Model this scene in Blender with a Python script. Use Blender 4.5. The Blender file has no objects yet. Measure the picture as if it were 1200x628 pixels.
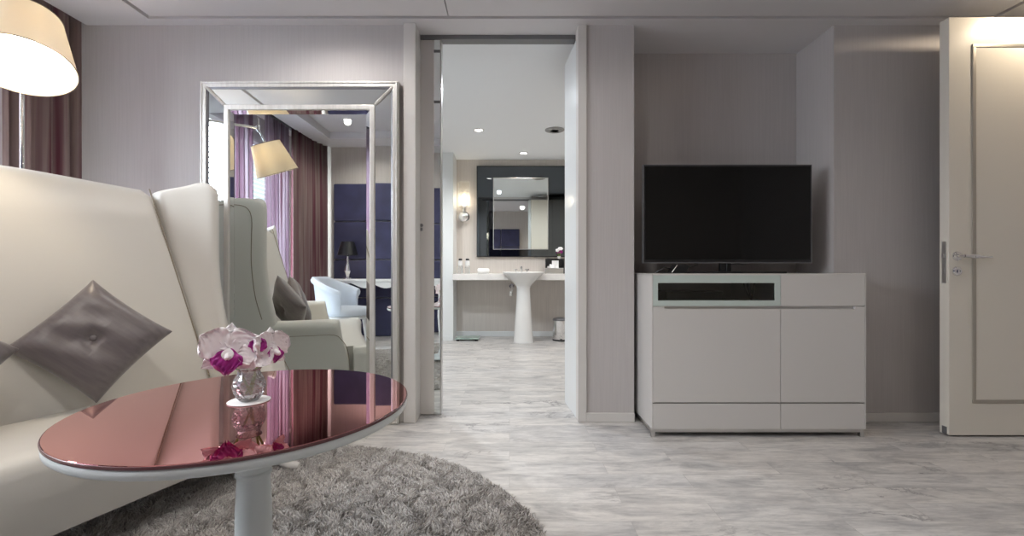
import bpy, bmesh, math, random
from mathutils import Vector, Matrix, Quaternion
random.seed(7)
PI = math.pi
sc = bpy.context.scene
COL = sc.collection
F, CX, CY, H = 533.0, 597.0, 316.0, 0.92


def P(px, py, d):
    """a point seen at pixel px, py (1200x628) at distance d along the view axis"""
    return Vector(((px - CX) / F * d, d, H - (py - CY) / F * d))


# ------------------------------------------------------------------ materials
def mat(name, col, rough=0.5, metal=0.0, spec=0.5, trans=0.0, ior=1.45, emit=None, emit_s=0.0, sheen=0.0,
        noise=None, bump=None, coat=0.0, aniso=0.0):
    m = bpy.data.materials.new(name)
    m.use_nodes = True
    nt = m.node_tree
    b = nt.nodes['Principled BSDF']
    b.inputs['Base Color'].default_value = (*col, 1)
    b.inputs['Roughness'].default_value = rough
    b.inputs['Metallic'].default_value = metal
    b.inputs['Specular IOR Level'].default_value = spec
    b.inputs['Transmission Weight'].default_value = trans
    b.inputs['IOR'].default_value = ior
    b.inputs['Sheen Weight'].default_value = sheen
    b.inputs['Coat Weight'].default_value = coat
    b.inputs['Anisotropic'].default_value = aniso
    if emit:
        b.inputs['Emission Color'].default_value = (*emit, 1)
        b.inputs['Emission Strength'].default_value = emit_s
    if noise or bump:
        tc = nt.nodes.new('ShaderNodeTexCoord')
        mp = nt.nodes.new('ShaderNodeMapping')
        nt.links.new(tc.outputs['Object'], mp.inputs['Vector'])
        src = noise or bump
        mp.inputs['Scale'].default_value = src['scale']
        n = nt.nodes.new('ShaderNodeTexNoise')
        n.inputs['Scale'].default_value = 1.0
        n.inputs['Detail'].default_value = src.get('detail', 4)
        nt.links.new(mp.outputs['Vector'], n.inputs['Vector'])
        if noise:
            r = nt.nodes.new('ShaderNodeValToRGB')
            cr = r.color_ramp
            cols = noise['cols']
            lo, hi = noise.get('range', (0.3, 0.7))
            cr.elements[0].position = lo
            cr.elements[0].color = (*cols[0], 1)
            cr.elements[1].position = hi
            cr.elements[1].color = (*cols[-1], 1)
            for k in range(1, len(cols) - 1):
                e = cr.elements.new(lo + (hi - lo) * k / (len(cols) - 1))
                e.color = (*cols[k], 1)
            nt.links.new(n.outputs['Fac'], r.inputs['Fac'])
            nt.links.new(r.outputs['Color'], b.inputs['Base Color'])
        bs = (bump or {}).get('strength', 0)
        if bs:
            if noise and bump:
                mp2 = nt.nodes.new('ShaderNodeMapping')
                nt.links.new(tc.outputs['Object'], mp2.inputs['Vector'])
                mp2.inputs['Scale'].default_value = bump['scale']
                n = nt.nodes.new('ShaderNodeTexNoise')
                n.inputs['Scale'].default_value = 1.0
                nt.links.new(mp2.outputs['Vector'], n.inputs['Vector'])
            bp = nt.nodes.new('ShaderNodeBump')
            bp.inputs['Strength'].default_value = bs
            bp.inputs['Distance'].default_value = bump.get('dist', 0.002)
            nt.links.new(n.outputs['Fac'], bp.inputs['Height'])
            nt.links.new(bp.outputs['Normal'], b.inputs['Normal'])
    return m


def floor_mat():
    m = bpy.data.materials.new('marble_plank_tiles')
    m.use_nodes = True
    nt = m.node_tree
    N, L = nt.nodes, nt.links
    b = N['Principled BSDF']
    tc = N.new('ShaderNodeTexCoord')
    br = N.new('ShaderNodeTexBrick')
    br.offset = 0.43
    br.inputs['Scale'].default_value = 1.0
    br.inputs['Brick Width'].default_value = 0.78
    br.inputs['Row Height'].default_value = 0.128
    br.inputs['Mortar Size'].default_value = 0.0009
    br.inputs['Mortar Smooth'].default_value = 0.3
    br.inputs['Color1'].default_value = (0, 0, 0, 1)
    br.inputs['Color2'].default_value = (1, 1, 1, 1)
    br.inputs['Mortar'].default_value = (0.5, 0.5, 0.5, 1)
    L.new(tc.outputs['Object'], br.inputs['Vector'])
    # every plank shifts the pattern so that the veins break at its edges
    sh = N.new('ShaderNodeVectorMath')
    sh.operation = 'SCALE'
    sh.inputs['Scale'].default_value = 7.3
    L.new(br.outputs['Color'], sh.inputs[0])
    ad = N.new('ShaderNodeVectorMath')
    ad.operation = 'ADD'
    L.new(tc.outputs['Object'], ad.inputs[0])
    L.new(sh.outputs[0], ad.inputs[1])

    def noise(scale, detail, rough, dist, vec):
        mp = N.new('ShaderNodeMapping')
        mp.inputs['Scale'].default_value = scale
        L.new(vec, mp.inputs['Vector'])
        n = N.new('ShaderNodeTexNoise')
        n.inputs['Scale'].default_value = 1.0
        n.inputs['Detail'].default_value = detail
        n.inputs['Roughness'].default_value = rough
        n.inputs['Distortion'].default_value = dist
        L.new(mp.outputs[0], n.inputs['Vector'])
        return n.outputs['Fac']

    def ramp(fac, stops):
        r = N.new('ShaderNodeValToRGB')
        e = r.color_ramp.elements
        e[0].position, e[0].color = stops[0][0], (*stops[0][1], 1)
        e[1].position, e[1].color = stops[-1][0], (*stops[-1][1], 1)
        for p, c in stops[1:-1]:
            q = e.new(p)
            q.color = (*c, 1)
        L.new(fac, r.inputs['Fac'])
        return r.outputs['Color']

    def mix(mode, fac, a, bb):
        x = N.new('ShaderNodeMix')
        x.data_type = 'RGBA'
        x.blend_type = mode
        if isinstance(fac, float):
            x.inputs['Factor'].default_value = fac
        else:
            L.new(fac, x.inputs['Factor'])
        L.new(a, x.inputs[6])
        L.new(bb, x.inputs[7])
        return x.outputs[2]
    base = ramp(noise((2.6, 8.0, 1), 10, 0.66, 0.8, ad.outputs[0]),
                [(0.27, (0.34, 0.34, 0.35)), (0.41, (0.53, 0.52, 0.515)), (0.55, (0.69, 0.67, 0.65)), (0.75, (0.78, 0.76, 0.74))])
    streak = ramp(noise((4.0, 34.0, 1), 6, 0.7, 1.2, ad.outputs[0]), [(0.3, (0.70, 0.70, 0.71)), (0.55, (1, 1, 1)), (1.0, (1, 1, 1))])
    c = mix('MULTIPLY', 0.75, base, streak)
    grain = ramp(noise((11.0, 46.0, 1), 9, 0.75, 0.4, ad.outputs[0]), [(0.34, (0.80, 0.80, 0.81)), (0.56, (1, 1, 1)), (1.0, (1, 1, 1))])
    c = mix('MULTIPLY', 1.0, c, grain)
    vein = ramp(noise((1.7, 3.6, 1), 13, 0.66, 0.7, ad.outputs[0]),
                [(0.480, (1, 1, 1)), (0.497, (0.50, 0.50, 0.52)), (0.503, (0.50, 0.50, 0.52)), (0.520, (1, 1, 1))])
    vmask = ramp(noise((1.1, 2.0, 1), 2, 0.5, 0.0, ad.outputs[0]), [(0.49, (0, 0, 0)), (0.62, (1, 1, 1))])
    c = mix('MULTIPLY', vmask, c, vein)
    tint = ramp(br.outputs['Color'], [(0.0, (0.93, 0.935, 0.945)), (0.5, (1, 0.995, 0.985)), (1.0, (0.96, 0.95, 0.94))])
    c = mix('MULTIPLY', 1.0, c, tint)
    grout = ramp(br.outputs['Fac'], [(0.0, (1, 1, 1)), (1.0, (0.70, 0.69, 0.68))])
    c = mix('MULTIPLY', 1.0, c, grout)
    L.new(c, b.inputs['Base Color'])
    b.inputs['Roughness'].default_value = 0.36
    b.inputs['Specular IOR Level'].default_value = 0.45
    return m


def wallpaper_mat(name, c0, c1):
    return mat(name, c1, 0.75, spec=0.2, noise=dict(scale=(160, 160, 3.0), cols=[c0, c1], range=(0.35, 0.65), detail=3),
               bump=dict(scale=(420, 420, 14), strength=0.25, dist=0.001))


def curtain_mat(name, cols, transp, transl):
    """cloth with upright stripes; partly see-through"""
    m = bpy.data.materials.new(name)
    m.use_nodes = True
    nt = m.node_tree
    N, L = nt.nodes, nt.links
    N.remove(N['Principled BSDF'])
    out = N['Material Output']
    tc = N.new('ShaderNodeTexCoord')
    mp = N.new('ShaderNodeMapping')
    mp.inputs['Scale'].default_value = (16, 16, 0.25)
    L.new(tc.outputs['Object'], mp.inputs['Vector'])
    n = N.new('ShaderNodeTexNoise')
    n.inputs['Scale'].default_value = 1.0
    n.inputs['Detail'].default_value = 5
    L.new(mp.outputs[0], n.inputs['Vector'])
    r = N.new('ShaderNodeValToRGB')
    e = r.color_ramp.elements
    e[0].position, e[0].color = 0.33, (*cols[0], 1)
    e[1].position, e[1].color = 0.67, (*cols[-1], 1)
    for k in range(1, len(cols) - 1):
        q = e.new(0.33 + 0.34 * k / (len(cols) - 1))
        q.color = (*cols[k], 1)
    L.new(n.outputs['Fac'], r.inputs['Fac'])
    d = N.new('ShaderNodeBsdfDiffuse')
    t = N.new('ShaderNodeBsdfTranslucent')
    tr = N.new('ShaderNodeBsdfTransparent')
    L.new(r.outputs[0], d.inputs['Color'])
    L.new(r.outputs[0], t.inputs['Color'])
    m1 = N.new('ShaderNodeMixShader')
    m1.inputs[0].default_value = transl
    L.new(d.outputs[0], m1.inputs[1])
    L.new(t.outputs[0], m1.inputs[2])
    m2 = N.new('ShaderNodeMixShader')
    m2.inputs[0].default_value = transp
    L.new(m1.outputs[0], m2.inputs[1])
    L.new(tr.outputs[0], m2.inputs[2])
    L.new(m2.outputs[0], out.inputs['Surface'])
    return m


def translucent_mat(name, col, fac):
    m = bpy.data.materials.new(name)
    m.use_nodes = True
    nt = m.node_tree
    N, L = nt.nodes, nt.links
    N.remove(N['Principled BSDF'])
    d = N.new('ShaderNodeBsdfDiffuse')
    t = N.new('ShaderNodeBsdfTranslucent')
    d.inputs['Color'].default_value = (*col, 1)
    t.inputs['Color'].default_value = (*col, 1)
    x = N.new('ShaderNodeMixShader')
    x.inputs[0].default_value = fac
    L.new(d.outputs[0], x.inputs[1])
    L.new(t.outputs[0], x.inputs[2])
    L.new(x.outputs[0], N['Material Output'].inputs['Surface'])
    return m


def pane_mat(name, tint):
    """thin window glass: mostly straight through, a little mirror"""
    m = bpy.data.materials.new(name)
    m.use_nodes = True
    nt = m.node_tree
    N, L = nt.nodes, nt.links
    N.remove(N['Principled BSDF'])
    g = N.new('ShaderNodeBsdfGlossy')
    g.inputs['Roughness'].default_value = 0.02
    tr = N.new('ShaderNodeBsdfTransparent')
    tr.inputs['Color'].default_value = (*tint, 1)
    fr = N.new('ShaderNodeFresnel')
    fr.inputs['IOR'].default_value = 1.45
    x = N.new('ShaderNodeMixShader')
    L.new(fr.outputs[0], x.inputs[0])
    L.new(tr.outputs[0], x.inputs[1])
    L.new(g.outputs[0], x.inputs[2])
    L.new(x.outputs[0], N['Material Output'].inputs['Surface'])
    return m


def translucent_clear(name):
    m = bpy.data.materials.new(name)
    m.use_nodes = True
    nt = m.node_tree
    N, L = nt.nodes, nt.links
    N.remove(N['Principled BSDF'])
    tr = N.new('ShaderNodeBsdfTransparent')
    tr.inputs['Color'].default_value = (0.97, 0.97, 0.96, 1)
    d = N.new('ShaderNodeBsdfTranslucent')
    d.inputs['Color'].default_value = (0.9, 0.9, 0.88, 1)
    a = N.new('ShaderNodeMixShader')
    a.inputs[0].default_value = 0.16
    L.new(tr.outputs[0], a.inputs[1])
    L.new(d.outputs[0], a.inputs[2])
    L.new(a.outputs[0], N['Material Output'].inputs['Surface'])
    return m


def crystal_mat():
    """thin cut glass: clear, bright on its facets"""
    m = bpy.data.materials.new('cut_crystal')
    m.use_nodes = True
    nt = m.node_tree
    N, L = nt.nodes, nt.links
    N.remove(N['Principled BSDF'])
    g = N.new('ShaderNodeBsdfGlossy')
    g.inputs['Roughness'].default_value = 0.04
    tr = N.new('ShaderNodeBsdfTransparent')
    tr.inputs['Color'].default_value = (0.99, 0.995, 1.0, 1)
    d = N.new('ShaderNodeBsdfDiffuse')
    d.inputs['Color'].default_value = (0.9, 0.92, 0.94, 1)
    a = N.new('ShaderNodeMixShader')
    a.inputs[0].default_value = 0.22
    L.new(tr.outputs[0], a.inputs[1])
    L.new(d.outputs[0], a.inputs[2])
    fr = N.new('ShaderNodeFresnel')
    fr.inputs['IOR'].default_value = 1.5
    x = N.new('ShaderNodeMixShader')
    L.new(fr.outputs[0], x.inputs[0])
    L.new(a.outputs[0], x.inputs[1])
    L.new(g.outputs[0], x.inputs[2])
    L.new(x.outputs[0], N['Material Output'].inputs['Surface'])
    return m


M = {}
M['floor'] = floor_mat()
M['paper'] = wallpaper_mat('lilac_grey_wallpaper', (0.475, 0.450, 0.442), (0.505, 0.479, 0.470))
M['rear_paper'] = wallpaper_mat('cream_wallpaper', (0.50, 0.46, 0.42), (0.56, 0.52, 0.48))
M['ceil'] = mat('ceiling_paint', (0.66, 0.65, 0.66), 0.8, spec=0.2)
M['ceil_white'] = mat('bright_ceiling_paint', (0.84, 0.87, 0.90), 0.8, spec=0.2)
M['gap'] = mat('dark_gap', (0.10, 0.10, 0.105), 0.8)
M['trim'] = mat('satin_white_trim', (0.62, 0.60, 0.575), 0.4)
M['trim_white'] = mat('white_lacquer_panel', (0.76, 0.79, 0.80), 0.32, coat=0.15)
M['door'] = mat('door_lacquer', (0.73, 0.69, 0.61), 0.30, coat=0.25)
M['bead'] = mat('champagne_bead', (0.50, 0.47, 0.41), 0.38, metal=0.85)
M['chrome'] = mat('chrome', (0.80, 0.80, 0.80), 0.10, metal=1.0)
M['steel'] = mat('brushed_steel', (0.58, 0.575, 0.565), 0.32, metal=1.0)
M['darkmetal'] = mat('dark_track_metal', (0.20, 0.20, 0.21), 0.4, metal=0.6)
M['cab'] = mat('white_gloss_cabinet', (0.60, 0.585, 0.565), 0.22, coat=0.2)
M['cab_side'] = M['cab']
M['cab_glass'] = mat('frosted_green_glass_frame', (0.50, 0.575, 0.545), 0.25, coat=0.4)
M['smoke'] = pane_mat('smoked_glass', (0.80, 0.81, 0.79))
M['black'] = mat('black_plastic', (0.010, 0.010, 0.012), 0.35)
M['screen'] = mat('tv_screen', (0.006, 0.006, 0.006), 0.09, spec=0.32)
M['leather'] = mat('cream_leatherette', (0.62, 0.60, 0.555), 0.38, spec=0.45, bump=dict(scale=(260, 260, 260), strength=0.06, dist=0.001))
M['seam'] = mat('seam_cord', (0.26, 0.22, 0.17), 0.6)
M['satin'] = mat('dark_grey_satin', (0.115, 0.098, 0.100), 0.36, spec=0.6, sheen=0.25,
                 noise=dict(scale=(60, 6, 60), cols=[(0.10, 0.085, 0.088), (0.145, 0.125, 0.127)], range=(0.3, 0.7)),
                 bump=dict(scale=(14, 90, 14), strength=0.35, dist=0.003))
M['pink_mirror'] = mat('rose_mirror_glass', (0.63, 0.26, 0.265), 0.015, metal=1.0)
M['dark_edge'] = mat('dark_glass_edge', (0.13, 0.055, 0.06), 0.25)
M['table_white'] = mat('pale_lacquer_table', (0.66, 0.70, 0.70), 0.35)
M['mirror'] = mat('mirror_silvering', (0.83, 0.87, 0.855), 0.0, metal=1.0)
M['mirror_dark'] = mat('tinted_mirror_glass', (0.10, 0.11, 0.12), 0.03, metal=1.0)
M['silverleaf'] = mat('champagne_silver_frame', (0.66, 0.645, 0.61), 0.36, metal=0.45,
                      noise=dict(scale=(60, 60, 4), cols=[(0.58, 0.565, 0.53), (0.70, 0.685, 0.65)], range=(0.3, 0.7)))
M['rug_base'] = mat('rug_backing', (0.26, 0.245, 0.235), 0.95, spec=0.1)
M['shade'] = translucent_mat('lampshade_fabric', (0.90, 0.83, 0.70), 0.42)
M['bulb'] = mat('warm_bulb', (1, 1, 1), 0.5, emit=(1.0, 0.86, 0.66), emit_s=14)
M['down'] = mat('downlight_lens', (1, 1, 1), 0.5, emit=(1.0, 0.93, 0.82), emit_s=14)
M['petal'] = translucent_mat('white_petal', (0.97, 0.95, 0.97), 0.08)
M['lip'] = mat('purple_lip', (0.36, 0.015, 0.24), 0.45, sheen=0.2, noise=dict(scale=(60, 60, 60), cols=[(0.26, 0.008, 0.19), (0.46, 0.03, 0.32)]))
M['stem'] = mat('green_stem', (0.16, 0.24, 0.055), 0.5)
M['crystal'] = crystal_mat()
M['water'] = mat('vase_water', (0.97, 1.0, 0.98), 0.0, trans=1.0, ior=1.33)
M['paper_white'] = mat('white_paper', (0.82, 0.82, 0.82), 0.6)
M['ceramic'] = mat('white_ceramic', (0.83, 0.83, 0.82), 0.10, coat=0.5)
M['marble'] = mat('pale_stone_counter', (0.76, 0.74, 0.71), 0.2, noise=dict(scale=(6, 14, 6), cols=[(0.70, 0.68, 0.66), (0.82, 0.80, 0.77)]))
M['bath_paper'] = wallpaper_mat('warm_bath_wallpaper', (0.56, 0.52, 0.485), (0.62, 0.58, 0.54))
M['towel'] = mat('white_towel', (0.83, 0.83, 0.82), 0.95, sheen=0.3, bump=dict(scale=(300, 300, 300), strength=0.6, dist=0.004))
M['scaleglass'] = mat('green_glass_plate', (0.42, 0.56, 0.50), 0.12, coat=0.5)
M['clear'] = mat('clear_bottle', (0.9, 0.93, 0.95), 0.05, trans=0.9, ior=1.4)
M['sconce_glass'] = translucent_clear('sconce_glass_sleeve')
M['blue'] = mat('navy_velvet', (0.022, 0.022, 0.08), 0.6, sheen=0.4, noise=dict(scale=(5, 5, 5), cols=[(0.012, 0.013, 0.050), (0.028, 0.028, 0.085)]))
M['tub'] = mat('pale_blue_velvet', (0.55, 0.61, 0.70), 0.7, sheen=0.5)
M['white_wood'] = mat('white_painted_wood', (0.80, 0.81, 0.81), 0.3)
M['pane'] = pane_mat('window_glass', (0.96, 0.98, 0.98))
M['blind'] = translucent_mat('white_blind_slat', (0.60, 0.63, 0.66), 0.35)
M['sheer'] = curtain_mat('purple_sheer', [(0.22, 0.11, 0.17), (0.34, 0.25, 0.32), (0.54, 0.48, 0.54), (0.26, 0.13, 0.18)], 0.14, 0.45)
M['drape'] = curtain_mat('russet_drape', [(0.13, 0.045, 0.062), (0.20, 0.125, 0.13), (0.28, 0.215, 0.20), (0.15, 0.06, 0.078)], 0.0, 0.22)
M['grille'] = mat('grey_grille', (0.33, 0.33, 0.33), 0.5)


# ------------------------------------------------------------------ mesh helpers
def link(o, parent=None):
    COL.objects.link(o)
    if parent is not None:
        o.parent = parent
    return o


def finish(name, bm, material, parent=None, smooth=35, bevel=0, seg=2, subsurf=0):
    bmesh.ops.remove_doubles(bm, verts=bm.verts, dist=1e-6)
    bmesh.ops.recalc_face_normals(bm, faces=bm.faces)
    me = bpy.data.meshes.new(name)
    bm.to_mesh(me)
    bm.free()
    if smooth:
        me.shade_smooth()
        me.set_sharp_from_angle(angle=math.radians(smooth))
    me.materials.append(material)
    o = link(bpy.data.objects.new(name, me), parent)
    if bevel:
        md = o.modifiers.new('bevel', 'BEVEL')
        md.width = bevel
        md.segments = seg
        md.limit_method = 'ANGLE'
        md.harden_normals = True
    if subsurf:
        md = o.modifiers.new('sub', 'SUBSURF')
        md.levels = md.render_levels = subsurf
    return o


def nb():
    return bmesh.new()


def box(bm, x0, x1, y0, y1, z0, z1, mtx=None):
    v = [Vector((x, y, z)) for x in (x0, x1) for y in (y0, y1) for z in (z0, z1)]
    if mtx is not None:
        v = [mtx @ p for p in v]
    v = [bm.verts.new(p) for p in v]
    for f in ((0, 1, 3, 2), (4, 6, 7, 5), (0, 4, 5, 1), (2, 3, 7, 6), (0, 2, 6, 4), (1, 5, 7, 3)):
        bm.faces.new([v[i] for i in f])
    return bm


def loft(bm, rings, closed=True, cap=True):
    rs = [[bm.verts.new(p) for p in r] for r in rings]
    n = len(rs[0])
    for a, b in zip(rs, rs[1:]):
        for i in range(n if closed else n - 1):
            j = (i + 1) % n
            bm.faces.new((a[i], a[j], b[j], b[i]))
    if cap and closed:
        bm.faces.new(rs[0][::-1])
        bm.faces.new(rs[-1])
    return rs


def frame_of(axis):
    z = Vector(axis).normalized()
    x = z.orthogonal().normalized()
    return x, z.cross(x), z


def lathe(bm, prof, at=(0, 0, 0), axis=(0, 0, 1), n=32, cap=True):
    at = Vector(at)
    x, y, z = frame_of(axis)
    rings = []
    for r, h in prof:
        rings.append([at + z * h + (x * math.cos(2 * PI * k / n) + y * math.sin(2 * PI * k / n)) * max(r, 1e-4) for k in range(n)])
    return loft(bm, rings, True, cap)


def tube(bm, pts, r, n=10, cap=True):
    pts = [Vector(p) for p in pts]
    rr = r if isinstance(r, (list, tuple)) else [r] * len(pts)
    rings = []
    t = (pts[1] - pts[0]).normalized()
    x = t.orthogonal().normalized()
    for i, p in enumerate(pts):
        if i == 0:
            t2 = (pts[1] - p)
        elif i == len(pts) - 1:
            t2 = (p - pts[i - 1])
        else:
            t2 = (pts[i + 1] - pts[i - 1])
        t2.normalize()
        x = (x - t2 * x.dot(t2)).normalized()
        y = t2.cross(x)
        rings.append([p + (x * math.cos(2 * PI * k / n) + y * math.sin(2 * PI * k / n)) * rr[i] for k in range(n)])
    return loft(bm, rings, True, cap)


def smooth_path(pts, m=6):
    """Catmull-Rom through the points"""
    pts = [Vector(p) for p in pts]
    q = [pts[0] * 2 - pts[1]] + pts + [pts[-1] * 2 - pts[-2]]
    out = []
    for i in range(1, len(q) - 2):
        for k in range(m):
            t = k / m
            a, b, c, d = q[i - 1], q[i], q[i + 1], q[i + 2]
            out.append(0.5 * ((2 * b) + (c - a) * t + (2 * a - 5 * b + 4 * c - d) * t * t + (3 * b - a - 3 * c + d) * t ** 3))
    out.append(pts[-1])
    return out


def tag(o, label, cat, group=None, kind=None):
    o['label'] = label
    o['category'] = cat
    if group:
        o['group'] = group
    if kind:
        o['kind'] = kind
    return o


def thing(name, label, cat, loc=(0, 0, 0), rz=0.0, group=None):
    o = bpy.data.objects.new(name, None)
    o.empty_display_size = 0.05
    o.location = loc
    o.rotation_euler = (0, 0, rz)
    link(o)
    return tag(o, label, cat, group)


def struct(name, bm, m, label, cat, **k):
    return tag(finish(name, bm, m, **k), label, cat, kind='structure')


def copy_tree(o, parent=None):
    c = o.copy()
    COL.objects.link(c)
    c.parent = parent
    for ch in list(o.children):
        copy_tree(ch, c)
    return c


# ------------------------------------------------------------------ room shell
WB = 2.755          # front face of the back wall
ZC = 2.40           # ceiling by the back wall
ZR = 2.64           # ceiling further back in the room
XL, XR, YR = -2.95, 3.30, -0.96

struct('floor', box(nb(), -3.1, 3.4, -1.06, 6.5, -0.08, 0.0), M['floor'], 'pale grey marble plank floor running through into the bathroom', 'floor', smooth=0)

b = nb()
box(b, -2.62, -0.60, WB, 2.85, 0, 2.6)
struct('wall_back', b, M['paper'], 'lilac grey papered wall behind the standing mirror', 'wall', smooth=0)
b = nb()
box(b, 0.462, 0.755, WB, 3.115, 0, 2.5)
struct('wall_pier', b, M['paper'], 'narrow papered pier between bathroom opening and television niche', 'wall', smooth=0)
b = nb()
box(b, 0.755, 1.965, 3.115, 3.2, 0, 2.5)
struct('wall_niche', b, M['paper'], 'papered back of the niche behind the television', 'wall', smooth=0)
b = nb()
box(b, 1.965, 3.40, WB, 3.2, 0, 2.5)
struct('wall_front', b, M['paper'], 'papered wall between television niche and open white door', 'wall', smooth=0)
b = nb()
box(b, XR, 3.4, -0.96, WB, 0, 2.75)
struct('wall_right', b, M['paper'], 'papered side wall that the open white door hangs from', 'wall', smooth=0)
b = nb()
box(b, -3.1, 3.4, -1.06, YR, 0, 2.9)
struct('wall_rear', b, M['rear_paper'], 'cream wall above the navy padded headboard, seen in the mirror', 'wall', smooth=0)
b = nb()
wy0, wy1, wz0, wz1 = -0.55, 2.35, 0.12, 2.35
box(b, XL - 0.12, XL, -0.96, wy0, 0, 2.9)
box(b, XL - 0.12, XL, wy1, 2.95, 0, 2.9)
box(b, XL - 0.12, XL, wy0, wy1, 0, wz0)
box(b, XL - 0.12, XL, wy0, wy1, wz1, 2.9)
box(b, XL, -2.62, WB + 0.06, 2.95, 0, 2.9)
struct('wall_left', b, M['paper'], 'window wall behind the curtains', 'wall', smooth=0)

# ceiling: border with a shadow gap, two centre panels with a fine joint, higher ceiling towards the rear
b = nb()
box(b, -2.56, 0.60, 2.683, 2.94, ZC, ZC + 0.10)
box(b, 0.60, 3.30, 2.683, 3.20, ZC, ZC + 0.10)
box(b, -2.56, -2.13, 1.2, 2.683, ZC, ZC + 0.10)
box(b, 2.86, 3.30, 1.2, 2.683, ZC, ZC + 0.10)
box(b, -2.10, -0.360, 1.2, 2.655, ZC, ZC + 0.10)
box(b, -0.354, 2.83, 1.2, 2.655, ZC, ZC + 0.10)
box(b, -3.1, 3.3, 1.19, 1.2, ZC, ZR + 0.1)
box(b, -2.36, 3.3, -0.55, 1.19, ZR + 0.09, ZR + 0.16)
box(b, -2.62, -2.36, -0.96, 1.19, ZR, ZR + 0.16)
box(b, -2.36, 3.3, -0.96, -0.55, ZR, ZR + 0.16)
ceiling = struct('ceiling', b, M['ceil'], 'pale grey panelled ceiling with a dark shadow gap border', 'ceiling', smooth=0)
b = nb()
box(b, -2.56, 3.30, 1.2, 2.70, ZC + 0.04, ZC + 0.06)
finish('shadow_gap', b, M['gap'], ceiling, smooth=0)
b = nb()
box(b, XL - 0.12, -2.56, -0.96, 2.95, 2.72, 2.78)
struct('ceiling_pocket', b, M['ceil'], 'ceiling of the curtain pocket', 'ceiling', smooth=0)

# baseboards
def baseboard(name, segs, label):
    bm = nb()
    for (x0, x1, y0, y1) in segs:
        box(bm, x0, x1, y0, y1, 0, 0.055)
    return struct(name, bm, M['trim'], label, 'baseboard', bevel=0.004)
baseboard('baseboard_back', [(-2.60, -0.64, WB - 0.012, WB + 0.01)], 'pale skirting along the wall behind the mirror')
baseboard('baseboard_pier', [(0.465, 0.757, WB - 0.014, WB + 0.01)], 'pale skirting along the foot of the pier')
baseboard('baseboard_niche', [(0.755, 1.965, 3.10, 3.12)], 'pale skirting inside the television niche')
baseboard('baseboard_right', [(1.955, 3.29, WB - 0.014, WB + 0.01)], 'pale skirting between cabinet and open door')

# bathroom opening: casing, sliding leaf, track, right hand lining
b = nb()
box(b, -0.636, -0.562, 2.725, 2.93, 0, ZC)
struct('trim_1', b, M['trim'], 'tall pale casing post beside the standing mirror', 'door casing', bevel=0.004)
b = nb()
box(b, 0.413, 0.466, 2.742, 2.84, 0, ZC)
struct('trim_2', b, M['trim'], 'tall pale casing post on the pier side of the opening', 'door casing', bevel=0.004)
b = nb()
v = [(0.415, 2.80), (0.384, 3.16), (0.462, 3.16), (0.462, 2.80)]
loft(b, [[(x, y, z) for x, y in v] for z in (0.0, 2.345)])
struct('trim_3', b, M['trim_white'], 'glossy white lining panel of the bathroom opening', 'door lining', smooth=0, bevel=0.003)
b = nb()
box(b, -0.566, 0.42, 2.868, 2.935, ZC - 0.026, ZC + 0.04)
struct('trim_4', b, M['darkmetal'], 'dark metal sliding door track across the opening head', 'door track', smooth=0)

sd = thing('door_2', 'beige sliding door leaf mostly pushed into the wall by the mirror', 'sliding door', (-0.9, 2.90, 0))
sd['kind'] = 'structure'
finish('leaf', box(nb(), -0.10, 0.424, -0.028, 0.028, 0.006, 2.372), M['trim'], sd, bevel=0.003)
finish('mirror_strip', box(nb(), 0.424, 0.462, -0.026, 0.026, 0.006, 2.372), M['mirror'], sd, smooth=0)
finish('edge_strip', box(nb(), 0.462, 0.470, -0.029, 0.029, 0.006, 2.372), M['steel'], sd, bevel=0.002)
for zz in (2.30, 1.98):
    finish('clip', box(nb(), 0.423, 0.463, -0.031, 0.0, zz - 0.008, zz + 0.008), M['darkmetal'], sd, bevel=0.002)
b = nb()
lathe(b, [(0.0, 0.0), (0.011, 0.0), (0.011, 0.006), (0.004, 0.007), (0.0, 0.007)], (0.345, -0.028, 1.20), (0, -1, 0), 20)
box(b, 0.338, 0.352, -0.033, -0.028, 1.165, 1.185)
finish('lock', b, M['darkmetal'], sd)

# ------------------------------------------------------------------ bathroom
BW = 6.29
b = nb(); box(b, -2.6, 1.9, BW, 6.42, 0, 2.6)
struct('wall_bath_back', b, M['bath_paper'], 'warm cream bathroom wall behind the washbasin', 'wall', smooth=0)
b = nb(); box(b, -0.89, -0.73, 5.90, BW, 0, 2.6)
struct('wall_bath_partition', b, M['trim_white'], 'white partition end left of the wash counter', 'wall', smooth=0)
b = nb(); box(b, -2.6, -2.5, 2.85, BW, 0, 2.6)
struct('wall_bath_left', b, M['bath_paper'], 'bathroom side wall beyond the partition', 'wall', smooth=0)
b = nb(); box(b, 1.7, 1.8, 3.2, BW, 0, 2.6)
struct('wall_bath_right', b, M['bath_paper'], 'bathroom side wall beyond the waste bin', 'wall', smooth=0)
b = nb()
box(b, -2.6, -0.64, 2.96, 3.0, 0, 2.6)
struct('wall_bath_front', b, M['trim_white'], 'bathroom side of the wall behind the mirror', 'wall', smooth=0)
wd = thing('fitted_wardrobe', 'tall cream wardrobe doors seen reflected in the bathroom mirror', 'wardrobe', (0.43, 3.21, 0))
finish('carcass', box(nb(), 0.0, 1.25, 0.0, 0.30, 0.0, 2.30), M['door'], wd, bevel=0.003)
for k in range(3):
    d_ = finish('door', box(nb(), 0.01 + 0.41 * k, 0.415 + 0.41 * k, 0.301, 0.322, 0.08, 2.28), M['door'], wd, bevel=0.004)
    finish('handle', box(nb(), 0.38 + 0.41 * k, 0.395 + 0.41 * k, 0.32, 0.345, 0.9, 1.15), M['steel'], d_, bevel=0.003)
b = nb()
box(b, -2.6, 1.8, 2.935, 6.42, 2.44, 2.56)
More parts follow.
